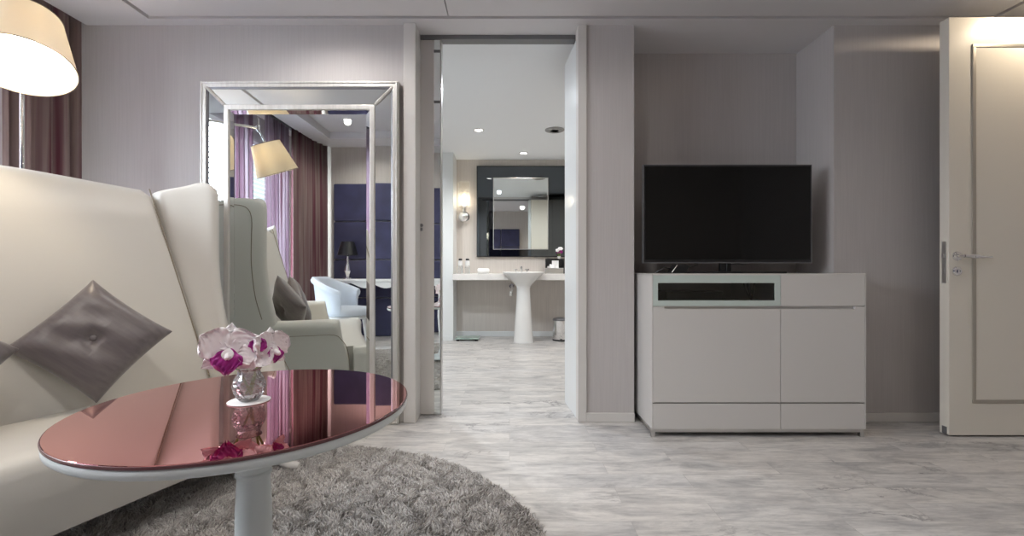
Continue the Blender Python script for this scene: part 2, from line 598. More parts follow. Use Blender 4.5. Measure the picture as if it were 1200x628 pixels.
struct('ceiling_bath', b, M['ceil_white'], 'smooth white bathroom ceiling with small downlights', 'ceiling', smooth=0)
bb = nb()
box(bb, -0.73, 1.7, BW - 0.014, BW, 0, 0.07)
box(bb, -0.89, -0.73, 5.888, 5.90, 0, 0.06)
struct('baseboard_bath', bb, M['trim_white'], 'white skirting under the wash counter', 'baseboard', bevel=0.003)

tag(finish('wash_counter', box(nb(), -0.73, 1.7, 5.82, BW, 0.785, 0.868), M['marble'], bevel=0.006),
    'long pale stone counter spanning the bathroom wall under the mirror', 'counter')

# pedestal basin
ba = thing('pedestal_basin', 'white trumpet shaped pedestal washbasin set into the counter', 'washbasin', (0.178, 5.78, 0))
prof = [(0.132, 0), (0.132, 0.012), (0.126, 0.03), (0.115, 0.18), (0.100, 0.40), (0.088, 0.60), (0.085, 0.68), (0.092, 0.705)]
b = nb(); lathe(b, prof, n=40)
finish('pedestal', b, M['ceramic'], ba, smooth=50)
prof = [(0.088, 0.70), (0.105, 0.725), (0.150, 0.775), (0.210, 0.83), (0.258, 0.872), (0.264, 0.885), (0.256, 0.892), (0.240, 0.886),
        (0.20, 0.82), (0.12, 0.775), (0.03, 0.765)]
b = nb(); lathe(b, prof, n=48)
finish('bowl', b, M['ceramic'], ba, smooth=50)
# tap
tp = thing('basin_tap', 'chrome three piece tap behind the white washbasin', 'tap', (0.160, 6.10, 0.868))
b = nb()
lathe(b, [(0.026, 0), (0.026, 0.008), (0.016, 0.014), (0.014, 0.07), (0.018, 0.085), (0.010, 0.10)], n=20)
tube(b, smooth_path([(0, 0, 0.06), (0, -0.06, 0.085), (0, -0.11, 0.075), (0, -0.13, 0.05)]), 0.010)
finish('spout', b, M['chrome'], tp)
for s in (-1, 1):
    b = nb()
    lathe(b, [(0.022, 0), (0.022, 0.008), (0.011, 0.014), (0.010, 0.05), (0.014, 0.055), (0.005, 0.062)], (0.075 * s, 0, 0), n=16)
    for k in range(4):
        a = k * PI / 2 + PI / 4
        tube(b, [(0.075 * s, 0, 0.052), (0.075 * s + 0.032 * math.cos(a), 0.032 * math.sin(a), 0.055)], [0.006, 0.007], 8)
    finish('cross_handle', b, M['chrome'], tp)
b = nb()
tube(b, smooth_path([(0.02, 5.90, 0.60), (0.035, 5.93, 0.66), (0.03, 6.0, 0.70), (0.03, 6.10, 0.69), (0.03, BW, 0.69)]), 0.016, 12)
lathe(b, [(0.03, 0), (0.03, 0.01)], (0.03, BW - 0.011, 0.69), (0, 1, 0), 20)
lathe(b, [(0.022, 0), (0.026, 0.01), (0.026, 0.05), (0.02, 0.06)], (0.02, 5.90, 0.58), (0, 0, 1), 16)
tag(finish('drain_trap', b, M['chrome']), 'chrome drain pipe showing beside the basin pedestal', 'pipe')

# bathroom mirror
bx0, bx1, bz0, bz1 = (559.5 - CX) / F * 6.26, 0.76, 1.105, 2.335
ix0, ix1, iz0, iz1 = (578.6 - CX) / F * 6.25, (641.7 - CX) / F * 6.25, 1.205, 2.175
bm_ = thing('bathroom_mirror', 'wall mirror with a wide dark tinted border above the washbasin', 'mirror', (0, 6.27, 0))
b = nb()
for (a0, a1, c0, c1) in ((bx0, bx1, iz1, bz1), (bx0, bx1, bz0, iz0), (bx0, ix0, iz0, iz1), (ix1, bx1, iz0, iz1)):
    box(b, a0, a1, -0.02, 0.018, c0, c1)
finish('tinted_border', b, M['mirror_dark'], bm_, smooth=0)
finish('mirror_glass', box(nb(), ix0, ix1, -0.024, 0.0, iz0, iz1), M['mirror'], bm_, smooth=0)
b = nb()
for (a0, a1, c0, c1) in ((ix0 - .008, ix1 + .008, iz1, iz1 + .008), (ix0 - .008, ix1 + .008, iz0 - .008, iz0), (ix0 - .008, ix0, iz0, iz1), (ix1, ix1 + .008, iz0, iz1)):
    box(b, a0, a1, -0.030, 0.0, c0, c1)
finish('inner_rim', b, M['steel'], bm_, smooth=0)
b = nb()
for (a0, a1, c0, c1) in ((bx0 - .01, bx1 + .01, bz1, bz1 + .01), (bx0 - .01, bx1 + .01, bz0 - .01, bz0), (bx0 - .01, bx0, bz0, bz1), (bx1, bx1 + .01, bz0, bz1)):
    box(b, a0, a1, -0.026, 0.019, c0, c1)
finish('outer_frame', b, M['black'], bm_, smooth=0)

# sconce
so = thing('wall_sconce', 'lit chrome wall sconce with a glass sleeve beside the bathroom mirror', 'wall lamp', (-0.618, BW, 0))
b = nb()
lathe(b, [(0.05, 0), (0.05, 0.012), (0.042, 0.02)], (0, -0.0, 1.64), (0, -1, 0), 28)
u_ = [(0.082 * math.sin(t), -0.082 * math.cos(t)) for t in [PI * k / 14 for k in range(15)]]
lathe(b, [(max(r * 0.0 + 0.078 * math.sin(PI * k / 14), 0.0005), -0.078 * math.cos(PI * k / 14)) for k, (r, h) in enumerate(u_)], (0, -0.09, 1.64), (0, 0, 1), 28)
lathe(b, [(0.02, 0), (0.02, 0.06), (0.05, 0.07), (0.05, 0.085)], (0, -0.09, 1.70), (0, 0, 1), 24)
finish('ball_mount', b, M['chrome'], so)
b = nb()
lathe(b, [(0.078, 0), (0.078, 0.36), (0.074, 0.36), (0.074, 0.0), (0.078, 0)], (0, -0.09, 1.75), n=36, cap=False)
finish('glass_sleeve', b, M['sconce_glass'], so, smooth=60)
b = nb()
lathe(b, [(0.018, 0), (0.018, 0.05), (0.034, 0.09), (0.036, 0.12), (0.024, 0.155), (0.003, 0.17)], (0, -0.09, 1.78), n=20)
finish('bulb', b, M['bulb'], so)


def dispenser(x, label, extra):
    o = thing('soap_dispenser', label, 'bottle', (x, 5.95, 0.868), group='dispensers at the end of the counter')
    bm = nb()
    lathe(bm, [(0.032, 0), (0.034, 0.008), (0.034, 0.085), (0.026, 0.10), (0.016, 0.105)], n=20)
    finish('bottle_body', bm, M['clear'], o)
    bm = nb()
    lathe(bm, [(0.030, 0.104), (0.032, 0.11), (0.032, 0.16), (0.02, 0.172)], n=20)
    finish('collar', bm, M['ceramic'], o)
    bm = nb()
    lathe(bm, [(0.012, 0.17), (0.024, 0.175), (0.024, 0.195), (0.006, 0.20)], n=16)
    box(bm, -0.008, 0.008, -0.055, 0, 0.182, 0.194)
    finish('pump', bm, M['black'], o)
    return o
d1 = dispenser((539.5 - CX) / F * 5.95, 'clear pump bottle at the counter end nearest the white partition', '')
d2 = copy_tree(d1)
d2.location.x = (547.8 - CX) / F * 5.95
d2['label'] = 'clear pump bottle on the rolled towel side of its twin'

# rolled towels
def towel(name, label, x, y, z, l, r, rz):
    bm = nb()
    rings = []
    for i in range(9):
        t = i / 8
        s = 1.0 if 0 < i < 8 else 0.82
        rings.append([Vector((-l / 2 + l * t, r * s * math.cos(2 * PI * k / 20) * 1.1, r * s * math.sin(2 * PI * k / 20) + r)) for k in range(20)])
    loft(bm, rings)
    for e in (-1, 1):
        pts = [Vector((e * l * 0.502, (r * 0.75 - 0.0026 * k) * math.cos(k * 0.5), r + (r * 0.75 - 0.0026 * k) * math.sin(k * 0.5))) for k in range(12)]
        tube(bm, pts, 0.004, 6)
    o = tag(finish(name, bm, M['towel']), label, 'towel')
    o.location = (x, y, z)
    o.rotation_euler = (0, 0, rz)
    return o
towel('rolled_towel', 'small white rolled face towel lying on the counter', (566.5 - CX) / F * 6.0, 6.0, 0.868, 0.15, 0.036, 0.1)

# amenities at the right of the basin
tr = thing('amenity_tray', 'black upright tray with white card at the counter edge', 'tray', ((650 - CX) / F * 6.10, 6.095, 0.868))
b = nb()
box(b, -0.125, 0.125, -0.05, 0.05, 0, 0.012)
box(b, -0.125, -0.115, -0.05, 0.05, 0.012, 0.20)
box(b, 0.115, 0.125, -0.05, 0.05, 0.012, 0.20)
box(b, -0.125, 0.125, 0.04, 0.05, 0.012, 0.20)
finish('tray_box', b, M['black'], tr, bevel=0.002)
finish('card', box(nb(), -0.035, 0.055, 0.018, 0.024, 0.012, 0.175), M['paper_white'], tr, smooth=0)
finish('white_packet', box(nb(), -0.10, 0.02, -0.03, 0.01, 0.012, 0.10), M['paper_white'], tr, bevel=0.004)
tbx = thing('tissue_box', 'silver tissue box in front of the black tray', 'tissue box', ((649 - CX) / F * 5.97, 5.955, 0.868))
finish('case', box(nb(), -0.12, 0.12, -0.055, 0.055, 0, 0.075), M['steel'], tbx, bevel=0.006)
b = nb()
pts = []
for i in range(7):
    for j in range(5):
        pts.append(Vector((-0.06 + 0.02 * i, -0.012 + 0.006 * j + 0.012 * math.sin(i * 1.7), 0.072 + 0.05 * math.sin(PI * j / 4) + 0.008 * math.sin(i * 2.3))))
vs = [b.verts.new(p) for p in pts]
for i in range(6):
    for j in range(4):
        b.faces.new((vs[i * 5 + j], vs[i * 5 + 5 + j], vs[i * 5 + 6 + j], vs[i * 5 + 1 + j]))
finish('tissue', b, M['paper_white'], tbx, smooth=80)

bv = thing('bud_vase', 'small white bud vase with pink and white blossoms behind the black tray', 'vase', ((655 - CX) / F * 6.2, 6.186, 0.868))
b = nb(); lathe(b, [(0.030, 0), (0.034, 0.02), (0.034, 0.10), (0.018, 0.15), (0.016, 0.20), (0.024, 0.235)], n=24)
finish('vase_body', b, M['ceramic'], bv)
b = nb()
for k in range(7):
    a = k * 2.4
    r_ = 0.02 + 0.012 * (k % 4)
    tube(b, [(0, 0, 0.20), (r_ * 0.6 * math.cos(a), r_ * 0.6 * math.sin(a), 0.26), (r_ * 0.95 * math.cos(a), r_ * 0.95 * math.sin(a), 0.29 + 0.02 * (k % 3))], 0.002, 6)
finish('stems', b, M['stem'], bv)
for k in range(7):
    a = k * 2.4
    r_ = 0.02 + 0.012 * (k % 4)
    b = nb()
    c_ = Vector((r_ * 0.95 * math.cos(a), r_ * 0.95 * math.sin(a), 0.295 + 0.02 * (k % 3)))
    for q in range(5):
        t_ = q * 2 * PI / 5
        lathe(b, [(0.001, -0.014), (0.010, -0.004), (0.012, 0.006), (0.001, 0.014)], c_ + Vector((0.013 * math.cos(t_), -0.004, 0.013 * math.sin(t_))), (0, -1, 0.2), 10)
    finish('blossom', b, M['lip'] if k % 3 == 0 else M['petal'], bv)

# bin
bi = thing('waste_bin', 'round chrome pedal bin standing beside the basin pedestal', 'bin', (0.665, 5.93, 0))
b = nb(); lathe(b, [(0.098, 0.012), (0.10, 0.02), (0.10, 0.262)], n=36); finish('body', b, M['chrome'], bi)
b = nb(); lathe(b, [(0.104, 0.0), (0.104, 0.018), (0.098, 0.02)], n=36); finish('base_ring', b, M['black'], bi)
b = nb(); lathe(b, [(0.103, 0.262), (0.104, 0.272), (0.09, 0.288), (0.04, 0.30), (0.001, 0.302)], n=36); finish('lid', b, M['darkmetal'], bi)
finish('pedal', box(nb(), -0.025, 0.025, -0.135, -0.09, 0.01, 0.02), M['black'], bi, bevel=0.003)
# scale
sx = (548 - CX) / F * 5.95
bs_ = thing('bathroom_scale', 'pale green glass bathroom scale on the floor below the counter', 'scale', (sx, 5.98, 0))
finish('glass_plate', box(nb(), -0.155, 0.155, -0.14, 0.14, 0.024, 0.036), M['scaleglass'], bs_, bevel=0.005)
finish('display', box(nb(), -0.04, 0.04, -0.125, -0.09, 0.0355, 0.0375), M['black'], bs_, smooth=0)
for a in (-1, 1):
    for c in (-1, 1):
        b = nb(); lathe(b, [(0.022, 0), (0.022, 0.025)], (0.12 * a, 0.105 * c, 0), n=16); finish('foot', b, M['black'], bs_)

# ceiling fittings
def downlight(x, y, z, label, r=0.042, group='small round ceiling downlights', lens=True):
    o = thing('downlight', label, 'ceiling light', (x, y, z), group=group)
    bm = nb()
    lathe(bm, [(r * 1.35, 0), (r * 1.35, -0.006), (r * 1.05, -0.009), (r, -0.002), (r, 0.0)], n=32)
    finish('ring', bm, M['ceramic'], o)
    bm = nb()
    lathe(bm, [(r * 0.98, -0.0035), (r * 0.6, -0.006), (0.001, -0.0065)], n=28)
    finish('lens', bm, M['down'], o)
    return o


def spot(x, y, z, watt, col=(1.0, 0.90, 0.77), size=120, blend=0.6, rad=0.04):
    l = bpy.data.lights.new('spot', 'SPOT')
    l.energy = watt
    l.color = col
    l.spot_size = math.radians(size)
    l.spot_blend = blend
    l.shadow_soft_size = rad
    o = link(bpy.data.objects.new('spot_light', l))
    o.location = (x, y, z - 0.03)
    return o
bd = [((561 - CX) / F * 4.94, 4.94, 'lit downlight in the bathroom ceiling nearer the opening'),
      ((613.5 - CX) / F * 5.91, 5.91, 'lit downlight in the bathroom ceiling just above the mirror')]
for x, y, lb in bd:
    downlight(x, y, 2.44, lb)
    spot(x, y, 2.44, 50, size=150, col=(1.0, 0.93, 0.84))
spot(1.0, 4.6, 2.44, 50, (0.95, 0.96, 1.0), 165)  # unseen cool fill added for the bathroom
downlight(1.0, 4.6, 2.44, 'added unseen bathroom downlight behind the pier')
spot(-0.2, 3.75, 2.44, 30, (0.88, 0.94, 1.0), 165)  # cool fill spot without a fitting, added to brighten the bathroom
downlight(-1.1, 4.2, 2.44, 'added unseen bathroom downlight behind the sliding door')
spot(-1.1, 4.2, 2.44, 105, (0.88, 0.94, 1.0), 165)  # added cool fill, its source is out of view
vt = thing('ceiling_vent', 'round grey extractor vent in the bathroom ceiling', 'vent', ((650 - CX) / F * 4.94, 4.94, 2.44))
b = nb(); lathe(b, [(0.105, 0), (0.105, -0.008), (0.085, -0.014), (0.08, -0.006)], n=32); finish('rim', b, M['grille'], vt)
b = nb()
for k in range(4):
    lathe(b, [(0.078 - 0.018 * k, -0.004), (0.078 - 0.018 * k, -0.012), (0.066 - 0.018 * k, -0.016)], n=32)
finish('louvres', b, M['grille'], vt)

# ------------------------------------------------------------------ television cabinet
cb = thing('tv_cabinet', 'white gloss sideboard with glass fronted slot standing in the niche under the television', 'cabinet', (0.780, 2.49, 0))
W, DP, Z0, Z1 = 1.172, 0.56, 0.046, 0.893
b = nb()
box(b, 0.02, W - 0.02, 0.018, DP - 0.016, Z0, Z0 + 0.02)                         # bottom
box(b, 0, 0.02, 0.0185, DP, Z0, Z1)
box(b, W - 0.02, W, 0.0185, DP, Z0, Z1)
box(b, 0.02, W - 0.02, DP - 0.015, DP, Z0, Z1)
box(b, 0.70, 0.715, 0.018, DP, Z0, Z1)
box(b, 0.02, W - 0.02, 0.018, DP - 0.016, 0.715, 0.733)
box(b, 0, 0.005, 0.0, 0.018, Z0, Z1)
box(b, W - 0.005, W, 0.0, 0.018, Z0, Z1)
finish('carcass', b, M['cab'], cb)
finish('worktop', box(nb(), 0, W, 0.0, DP, Z1 - 0.006, Z1 + 0.006), M['cab'], cb, bevel=0.002)
zx = lambda py: H - (py - CY) / F * 2.49
xx = lambda px: (px - CX) / F * 2.49 - 0.780
xm = xx(915)
def front(name, x0, x1, y0p, y1p, m=M['cab'], par=cb):
    return finish(name, box(nb(), x0, x1, 0.0, 0.018, zx(y1p), zx(y0p)), m, par, bevel=0.0015)
front('drawer_front', xm + .0015, W - 0.006, 322.5, 358.5)
# door with a finger notch along its top
def notch_door(x0, x1, left):
    zt, zb = zx(359.3), zx(471.6)
    n0, n1 = (x0 + 0.062, x1) if left else (x0, x1 - 0.055)
    dz = 0.0135
    prof = [(x0, zb), (x1, zb), (x1, zt - (dz if left else 0)), (n1, zt - (dz if left else 0)), (n1, zt - dz), (n0, zt - dz), (n0, zt), (x0, zt)] if left else \
           [(x0, zb), (x1, zb), (x1, zt), (n1, zt), (n1, zt - dz), (x0, zt - dz)]
    pp = []
    for q in prof:
        if not pp or (Vector(q) - Vector(pp[-1])).length > 1e-5:
            pp.append(q)
    bm = nb()
    loft(bm, [[(x, y, z) for x, z in pp] for y in (0.0, 0.018)])
    return finish('door', bm, M['cab'], cb, smooth=0, bevel=0.0015)
notch_door(0.006, xm - .0015, True)
notch_door(xm + .0015, W - 0.006, False)
front('drawer_front', 0.006, xm - .0015, 473.0, 503)
front('drawer_front', xm + .0015, W - 0.006, 473.0, 503)
finish('finger_groove', box(nb(), 0.02, W - 0.02, 0.016, 0.019, zx(365), zx(357)), M['steel'], cb, smooth=0)
b = nb()
gx0, gx1, gz0, gz1 = 0.006, xm - .0015, zx(358.5), zx(322.5)
wx0, wx1, wz0, wz1 = xx(771), xx(908), zx(352), zx(331.5)
for (a0, a1, c0, c1) in ((gx0, gx1, wz1, gz1), (gx0, gx1, gz0, wz0), (gx0, wx0, wz0, wz1), (wx1, gx1, wz0, wz1)):
    box(b, a0, a1, 0.0, 0.016, c0, c1)
fl = finish('glass_flap', b, M['cab_glass'], cb, smooth=0)
finish('smoked_pane', box(nb(), wx0, wx1, 0.004, 0.008, wz0, wz1), M['smoke'], fl, smooth=0)
b = nb()
for y in (0.012, DP - 0.04):
    box(b, 0.0, W, y, y + 0.022, 0.026, 0.044)
for x in (0.0, W - 0.022):
    box(b, x, x + 0.022, 0.012, DP - 0.02, 0.026, 0.044)
finish('plinth_frame', b, M['steel'], cb, bevel=0.001)
for x in (0.0, W - 0.022):
    for y in (0.012, DP - 0.04):
        finish('leg', box(nb(), x, x + 0.022, y, y + 0.022, 0.0, 0.027), M['steel'], cb, bevel=0.001)
# set-top box and cable inside the slot
rb = thing('media_player', 'dark media player behind the smoked glass of the cabinet', 'media player', (1.03, 2.70, 0.733))
finish('housing', box(nb(), -0.13, 0.20, -0.09, 0.09, 0.0, 0.062), M['black'], rb, bevel=0.006)
finish('front_trim', box(nb(), -0.11, 0.03, -0.092, -0.088, 0.006, 0.012), M['steel'], rb, smooth=0)
b = nb()
tube(b, smooth_path([(1.39, 2.66, 0.855), (1.40, 2.655, 0.80), (1.412, 2.65, 0.745), (1.425, 2.655, 0.80), (1.435, 2.66, 0.86)]), 0.006)
tube(b, smooth_path([(1.375, 2.68, 0.86), (1.39, 2.67, 0.80), (1.41, 2.66, 0.75), (1.44, 2.68, 0.742), (1.5, 2.74, 0.742)]), 0.004)
tag(finish('looped_cable', b, M['black']), 'black cable looped inside the glass fronted cabinet slot', 'cable')

# ------------------------------------------------------------------ television
tv = thing('television', 'large black flat screen television standing on the white cabinet', 'television', (1.318, 2.76, 0.899))
tw, t0, t1 = 1.016, 0.062, 0.655
b = nb(); box(b, -tw / 2, tw / 2, -0.012, 0.018, t0, t1)
finish('casing', b, M['black'], tv, bevel=0.004)
finish('screen', box(nb(), -tw / 2 + 0.010, tw / 2 - 0.010, -0.0132, -0.010, t0 + 0.020, t1 - 0.012), M['screen'], tv, smooth=0)
b = nb()
box(b, -tw / 2 - 0.001, tw / 2 + 0.001, -0.0125, -0.009, t0 - 0.002, t0 + 0.004)
box(b, -tw / 2 - 0.0015, -tw / 2 + 0.002, -0.012, 0.016, t0, t1)
box(b, tw / 2 - 0.002, tw / 2 + 0.0015, -0.012, 0.016, t0, t1)
box(b, -tw / 2 - 0.001, tw / 2 + 0.001, -0.012, 0.016, t1 - 0.002, t1 + 0.0015)
finish('bezel_strip', b, M['darkmetal'], tv, smooth=0)
b = nb(); box(b, -0.33, 0.33, 0.018, 0.05, t0 + 0.06, t1 - 0.12)
finish('rear_housing', b, M['black'], tv, bevel=0.012)
b = nb()
box(b, -0.036, 0.028, 0.0, 0.03, 0.010, t0 + 0.03)
tube(b, [(0.0, -0.004, 0.012), (0.0, -0.004, t0)], 0.005, 8)
finish('neck', b, M['black'], tv, bevel=0.003)
b = nb(); box(b, -0.30, 0.30, -0.11, 0.11, 0.0, 0.010)
finish('foot_plate', b, M['black'], tv, bevel=0.003)
b = nb(); tube(b, smooth_path([(0.02, 0.005, 0.055), (0.07, 0.01, 0.058), (0.12, 0.02, 0.056), (0.15, 0.02, 0.070)]), 0.004, 8)
finish('lead', b, M['darkmetal'], tv)
px0 = (788 - CX) / F * 2.66
ad = thing('cable_box', 'small black box with leads at the end of the cabinet under the television', 'cable box', (px0, 2.66, 0.899))
b = nb()
loft(b, [[(x, y, z) for x, z in ((-0.02, 0.002), (0.075, 0.002), (0.083, 0.046), (0.015, 0.050))] for y in (-0.03, 0.05)])
finish('housing', b, M['black'], ad, smooth=0, bevel=0.003)
b = nb(); tube(b, [(-0.014, -0.032, 0.006), (0.016, -0.032, 0.048)], 0.0025, 8)  # plain steel rod along the box edge
finish('steel_edge_strip', b, M['steel'], ad)
b = nb()
tube(b, smooth_path([(-0.095, 0.0, 0.004), (-0.08, -0.01, 0.016), (-0.05, -0.015, 0.030), (-0.02, 0.0, 0.028), (0.0, 0.02, 0.025)]), 0.005, 8)
finish('lead', b, M['black'], ad)
b = nb()
tube(b, smooth_path([(0.08, 0.0, 0.036), (0.11, 0.0, 0.040), (0.13, 0.02, 0.046), (0.16, 0.03, 0.052)]), 0.003, 8)
finish('lead', b, M['black'], ad)

# ------------------------------------------------------------------ open door
DX, DY = 2.416, 2.50
do = thing('door_1', 'open white panelled door with chrome lever handle and inset champagne bead', 'door', (DX, DY, 0))
do['kind'] = 'structure'
DWID = 0.84
finish('leaf', box(nb(), 0, DWID, 0, 0.055, 0.010, 2.308), M['door'], do, bevel=0.002)
mx0, mx1, mz0, mz1 = 0.126, DWID - 0.126, 0.186, 2.160
def rect_frame(bm, x0, x1, z0, z1, w, y0, y1):
    for (a0, a1, c0, c1) in ((x0, x1, z1 - w, z1), (x0, x1, z0, z0 + w), (x0, x0 + w, z0 + w, z1 - w), (x1 - w, x1, z0 + w, z1 - w)):
        box(bm, a0, a1, y0, y1, c0, c1)
b = nb(); rect_frame(b, mx0, mx1, mz0, mz1, 0.020, -0.006, 0.002)
finish('bead_frame', b, M['bead'], do, bevel=0.004)
finish('inset_panel', box(nb(), mx0 + 0.02, mx1 - 0.02, -0.0025, 0.001, mz0 + 0.02, mz1 - 0.02), M['door'], do, smooth=0)
hx, hz = (1121 - CX) / F * 2.5 - DX, 0.995
b = nb()
lathe(b, [(0.026, 0), (0.026, 0.006), (0.021, 0.011), (0.011, 0.013), (0.010, 0.045), (0.004, 0.05)], (hx, 0, hz), (0, -1, 0), 28)
tube(b, smooth_path([(hx, -0.043, hz), (hx + 0.03, -0.046, hz - 0.001), (hx + 0.06, -0.046, hz - 0.003), (hx + 0.10, -0.044, hz - 0.006), (hx + 0.150, -0.042, hz - 0.006)], 5),
     [0.010] * 6 + [0.011] * 5 + [0.0075] * 5 + [0.0055] * 5, 12)
lathe(b, [(0.0125, -0.01), (0.0135, 0.0), (0.0125, 0.01)], (hx + 0.058, -0.046, hz - 0.003), (1, 0, 0), 16)
finish('lever_handle', b, M['chrome'], do)
b = nb()
lathe(b, [(0.026, 0), (0.026, 0.006), (0.021, 0.011), (0.012, 0.012), (0.012, 0.008), (0.001, 0.008)], (hx, 0, hz - 0.083), (0, -1, 0), 28)
box(b, hx - 0.003, hx + 0.003, -0.013, -0.006, hz - 0.094, hz - 0.074)
finish('keyhole_rose', b, M['chrome'], do)
b = nb(); box(b, -0.0015, 0.001, 0.016, 0.040, 0.845, 1.075)
pl = finish('latch_plate', b, M['steel'], do, smooth=0)
b = nb(); box(b, -0.010, 0.0, 0.020, 0.036, 0.985, 1.010); box(b, -0.004, 0.0, 0.021, 0.035, 0.90, 0.93)
finish('latch_bolt', b, M['steel'], pl, bevel=0.002)
b = nb(); box(b, -0.0015, 0.001, 0.012, 0.040, 0.012, 0.052)
finish('floor_seal_end', b, M['darkmetal'], do, smooth=0)
for zz in (0.25, 1.15, 2.05):
    b = nb(); lathe(b, [(0.009, -0.05), (0.009, 0.05)], (DWID + 0.006, 0.03, zz), (0, 0, 1), 14)
    finish('hinge', b, M['chrome'], do)
b = nb(); box(b, DX + DWID + 0.012, 3.30, 2.46, 2.60, 0, 2.34)
struct('trim_5', b, M['trim'], 'pale door jamb that the open door hangs on', 'door casing', bevel=0.003)
dl = downlight(2.86, 2.31, ZC, 'ceiling downlight just in front of the open door', 0.045, 'small round ceiling downlights')

# ------------------------------------------------------------------ standing mirror
MX0, MX1, MZ1 = (234 - CX) / F * 2.70, (467 - CX) / F * 2.70, H + (316 - 94.5) / F * 2.70
mr = thing('standing_mirror', 'tall champagne framed mirror with a mirrored border standing against the papered wall', 'mirror', (0, 2.75, 0))
fw, bwid, fi = 0.036, 0.105, 0.032
def mit_frame(bm, x0, x1, z0, z1, w, ya, yb, yc=None):
    """mitred frame; the section is higher at the outer edge ya, lower at inner edge yb"""
    o = [(x0, z0), (x1, z0), (x1, z1), (x0, z1)]
    i = [(x0 + w, z0 + w), (x1 - w, z0 + w), (x1 - w, z1 - w), (x0 + w, z1 - w)]
    back = 0.0 if yc is None else yc
    of = [bm.verts.new((x, ya, z)) for x, z in o]
    jf = [bm.verts.new((x, yb, z)) for x, z in i]
    ob = [bm.verts.new((x, back, z)) for x, z in o]
    ib = [bm.verts.new((x, back, z)) for x, z in i]
    for k in range(4):
        n = (k + 1) % 4
        bm.faces.new((of[k], of[n], jf[n], jf[k]))
        bm.faces.new((ob[k], ib[k], ib[n], ob[n]))
        bm.faces.new((of[k], ob[k], ob[n], of[n]))
        bm.faces.new((jf[k], jf[n], ib[n], ib[k]))
b = nb(); mit_frame(b, MX0, MX1, 0.0, MZ1, fw, -0.050, -0.050)
mit_frame(b, MX0 + 0.006, MX1 - 0.006, 0.006, MZ1 - 0.006, 0.010, -0.056, -0.056, -0.04)
finish('outer_frame', b, M['silverleaf'], mr, smooth=0, bevel=0.004)
x0, x1, z0, z1 = MX0 + fw, MX1 - fw, fw, MZ1 - fw
b = nb(); mit_frame(b, x0, x1, z0, z1, bwid, -0.0385, -0.0415, -0.01)
finish('border_glass', b, M['mirror'], mr, smooth=0)
b = nb(); mit_frame(b, x0, x1, z0, z1, 0.010, -0.047, -0.043, -0.01)
finish('border_rim', b, M['darkmetal'], mr, smooth=0)
b = nb(); mit_frame(b, x0 + bwid, x1 - bwid, z0 + bwid, z1 - bwid, fi, -0.053, -0.053, -0.01)
finish('inner_frame', b, M['silverleaf'], mr, smooth=0, bevel=0.006)
g = bwid + fi
b = nb(); mit_frame(b, x0 + g, x1 - g, z0 + g, z1 - g, 0.022, -0.040, -0.036, -0.01)
finish('bevelled_edge', b, M['mirror'], mr, smooth=0)
finish('mirror_glass', box(nb(), x0 + g + 0.02, x1 - g - 0.02, -0.035, -0.01, z0 + g + 0.02, z1 - g - 0.02), M['mirror'], mr, smooth=0)
for (ax, az, bx_, bz_) in ((x0, z0, x0 + bwid, z0 + bwid), (x1, z0, x1 - bwid, z0 + bwid), (x0, z1, x0 + bwid, z1 - bwid), (x1, z1, x1 - bwid, z1 - bwid)):
    b = nb(); tube(b, [(ax, -0.044, az), (bx_, -0.044, bz_)], 0.010, 8)
    finish('corner_strip', b, M['silverleaf'], mr)

# ------------------------------------------------------------------ settee
SC = Vector((-1.791, 1.441, 0)); SRZ = -math.radians(20)
st = thing('wingback_settee', 'wide cream leatherette wingback settee beside the curtained window', 'sofa', SC, SRZ)

def a_back(z):
    return -0.15 - 0.255 * (z - 0.35)

def b_seam(z):
    return 0.965 - 0.135 * (z - 0.375) / 0.96

ZT = 1.355
# backrest : rings along the width
rings = []
NB_ = 29
for i in range(NB_):
    s = -1 + 2 * i / (NB_ - 1)
    zt = ZT - 0.018 * abs(s) ** 3 - 0.010 * math.cos(s * 2 * PI) * (1 - abs(s))
    r = []
    prof = []
    for k in range(9):
        z = 0.20 + (zt - 0.05 - 0.20) * k / 8
        bulge = 0.030 * math.sin(PI * min(1, max(0, (z - 0.35) / 0.95))) * (1 - 0.6 * s * s)
        prof.append((a_back(z) + bulge + 0.025 * s ** 4 - 0.035 * (1 - s * s), z))
    at = a_back(zt) - 0.035 * (1 - s * s)
    prof += [(at - 0.012, zt - 0.018), (at - 0.045, zt), (at - 0.085, zt - 0.012), (at - 0.105, zt - 0.05)]
    prof += [(-0.50, 1.0), (-0.46, 0.6), (-0.43, 0.12)]
    for a, z in prof:
        r.append(Vector((a, s * b_seam(max(z, 0.3)), z)))
    rings.append(r)
b = nb(); loft(b, rings)
finish('backrest', b, M['leather'], st, smooth=60)

# wings, flared outwards from the seam and running down into the arm
WZ = [0.10, 0.30, 0.52, 0.62, 0.75, 0.95, 1.12, 1.25, 1.34]
def rim(z, side=1):
    """front edge of the wing: (forward, outward)"""
    t = [(0.10, -0.06, 1.035), (0.52, -0.075, 1.045), (0.62, -0.095, 1.040), (0.75, -0.130, 1.035), (0.95, -0.152, 1.030), (1.12, -0.152, 1.030), (1.30, -0.150, 1.030), (1.45, -0.165, 1.02)]
    if side < 0:      # the wing at the other end lies further back
        t = [(q, a - 0.20 * min(1, max(0, (q - 0.5) / 0.5)), w_) for q, a, w_ in t]
    for (z0_, a0, b0), (z1_, a1, b1) in zip(t, t[1:]):
        if z <= z1_:
            k = max(0, (z - z0_) / (z1_ - z0_))
            return a0 + (a1 - a0) * k, b0 + (b1 - b0) * k
    return t[-1][1:]

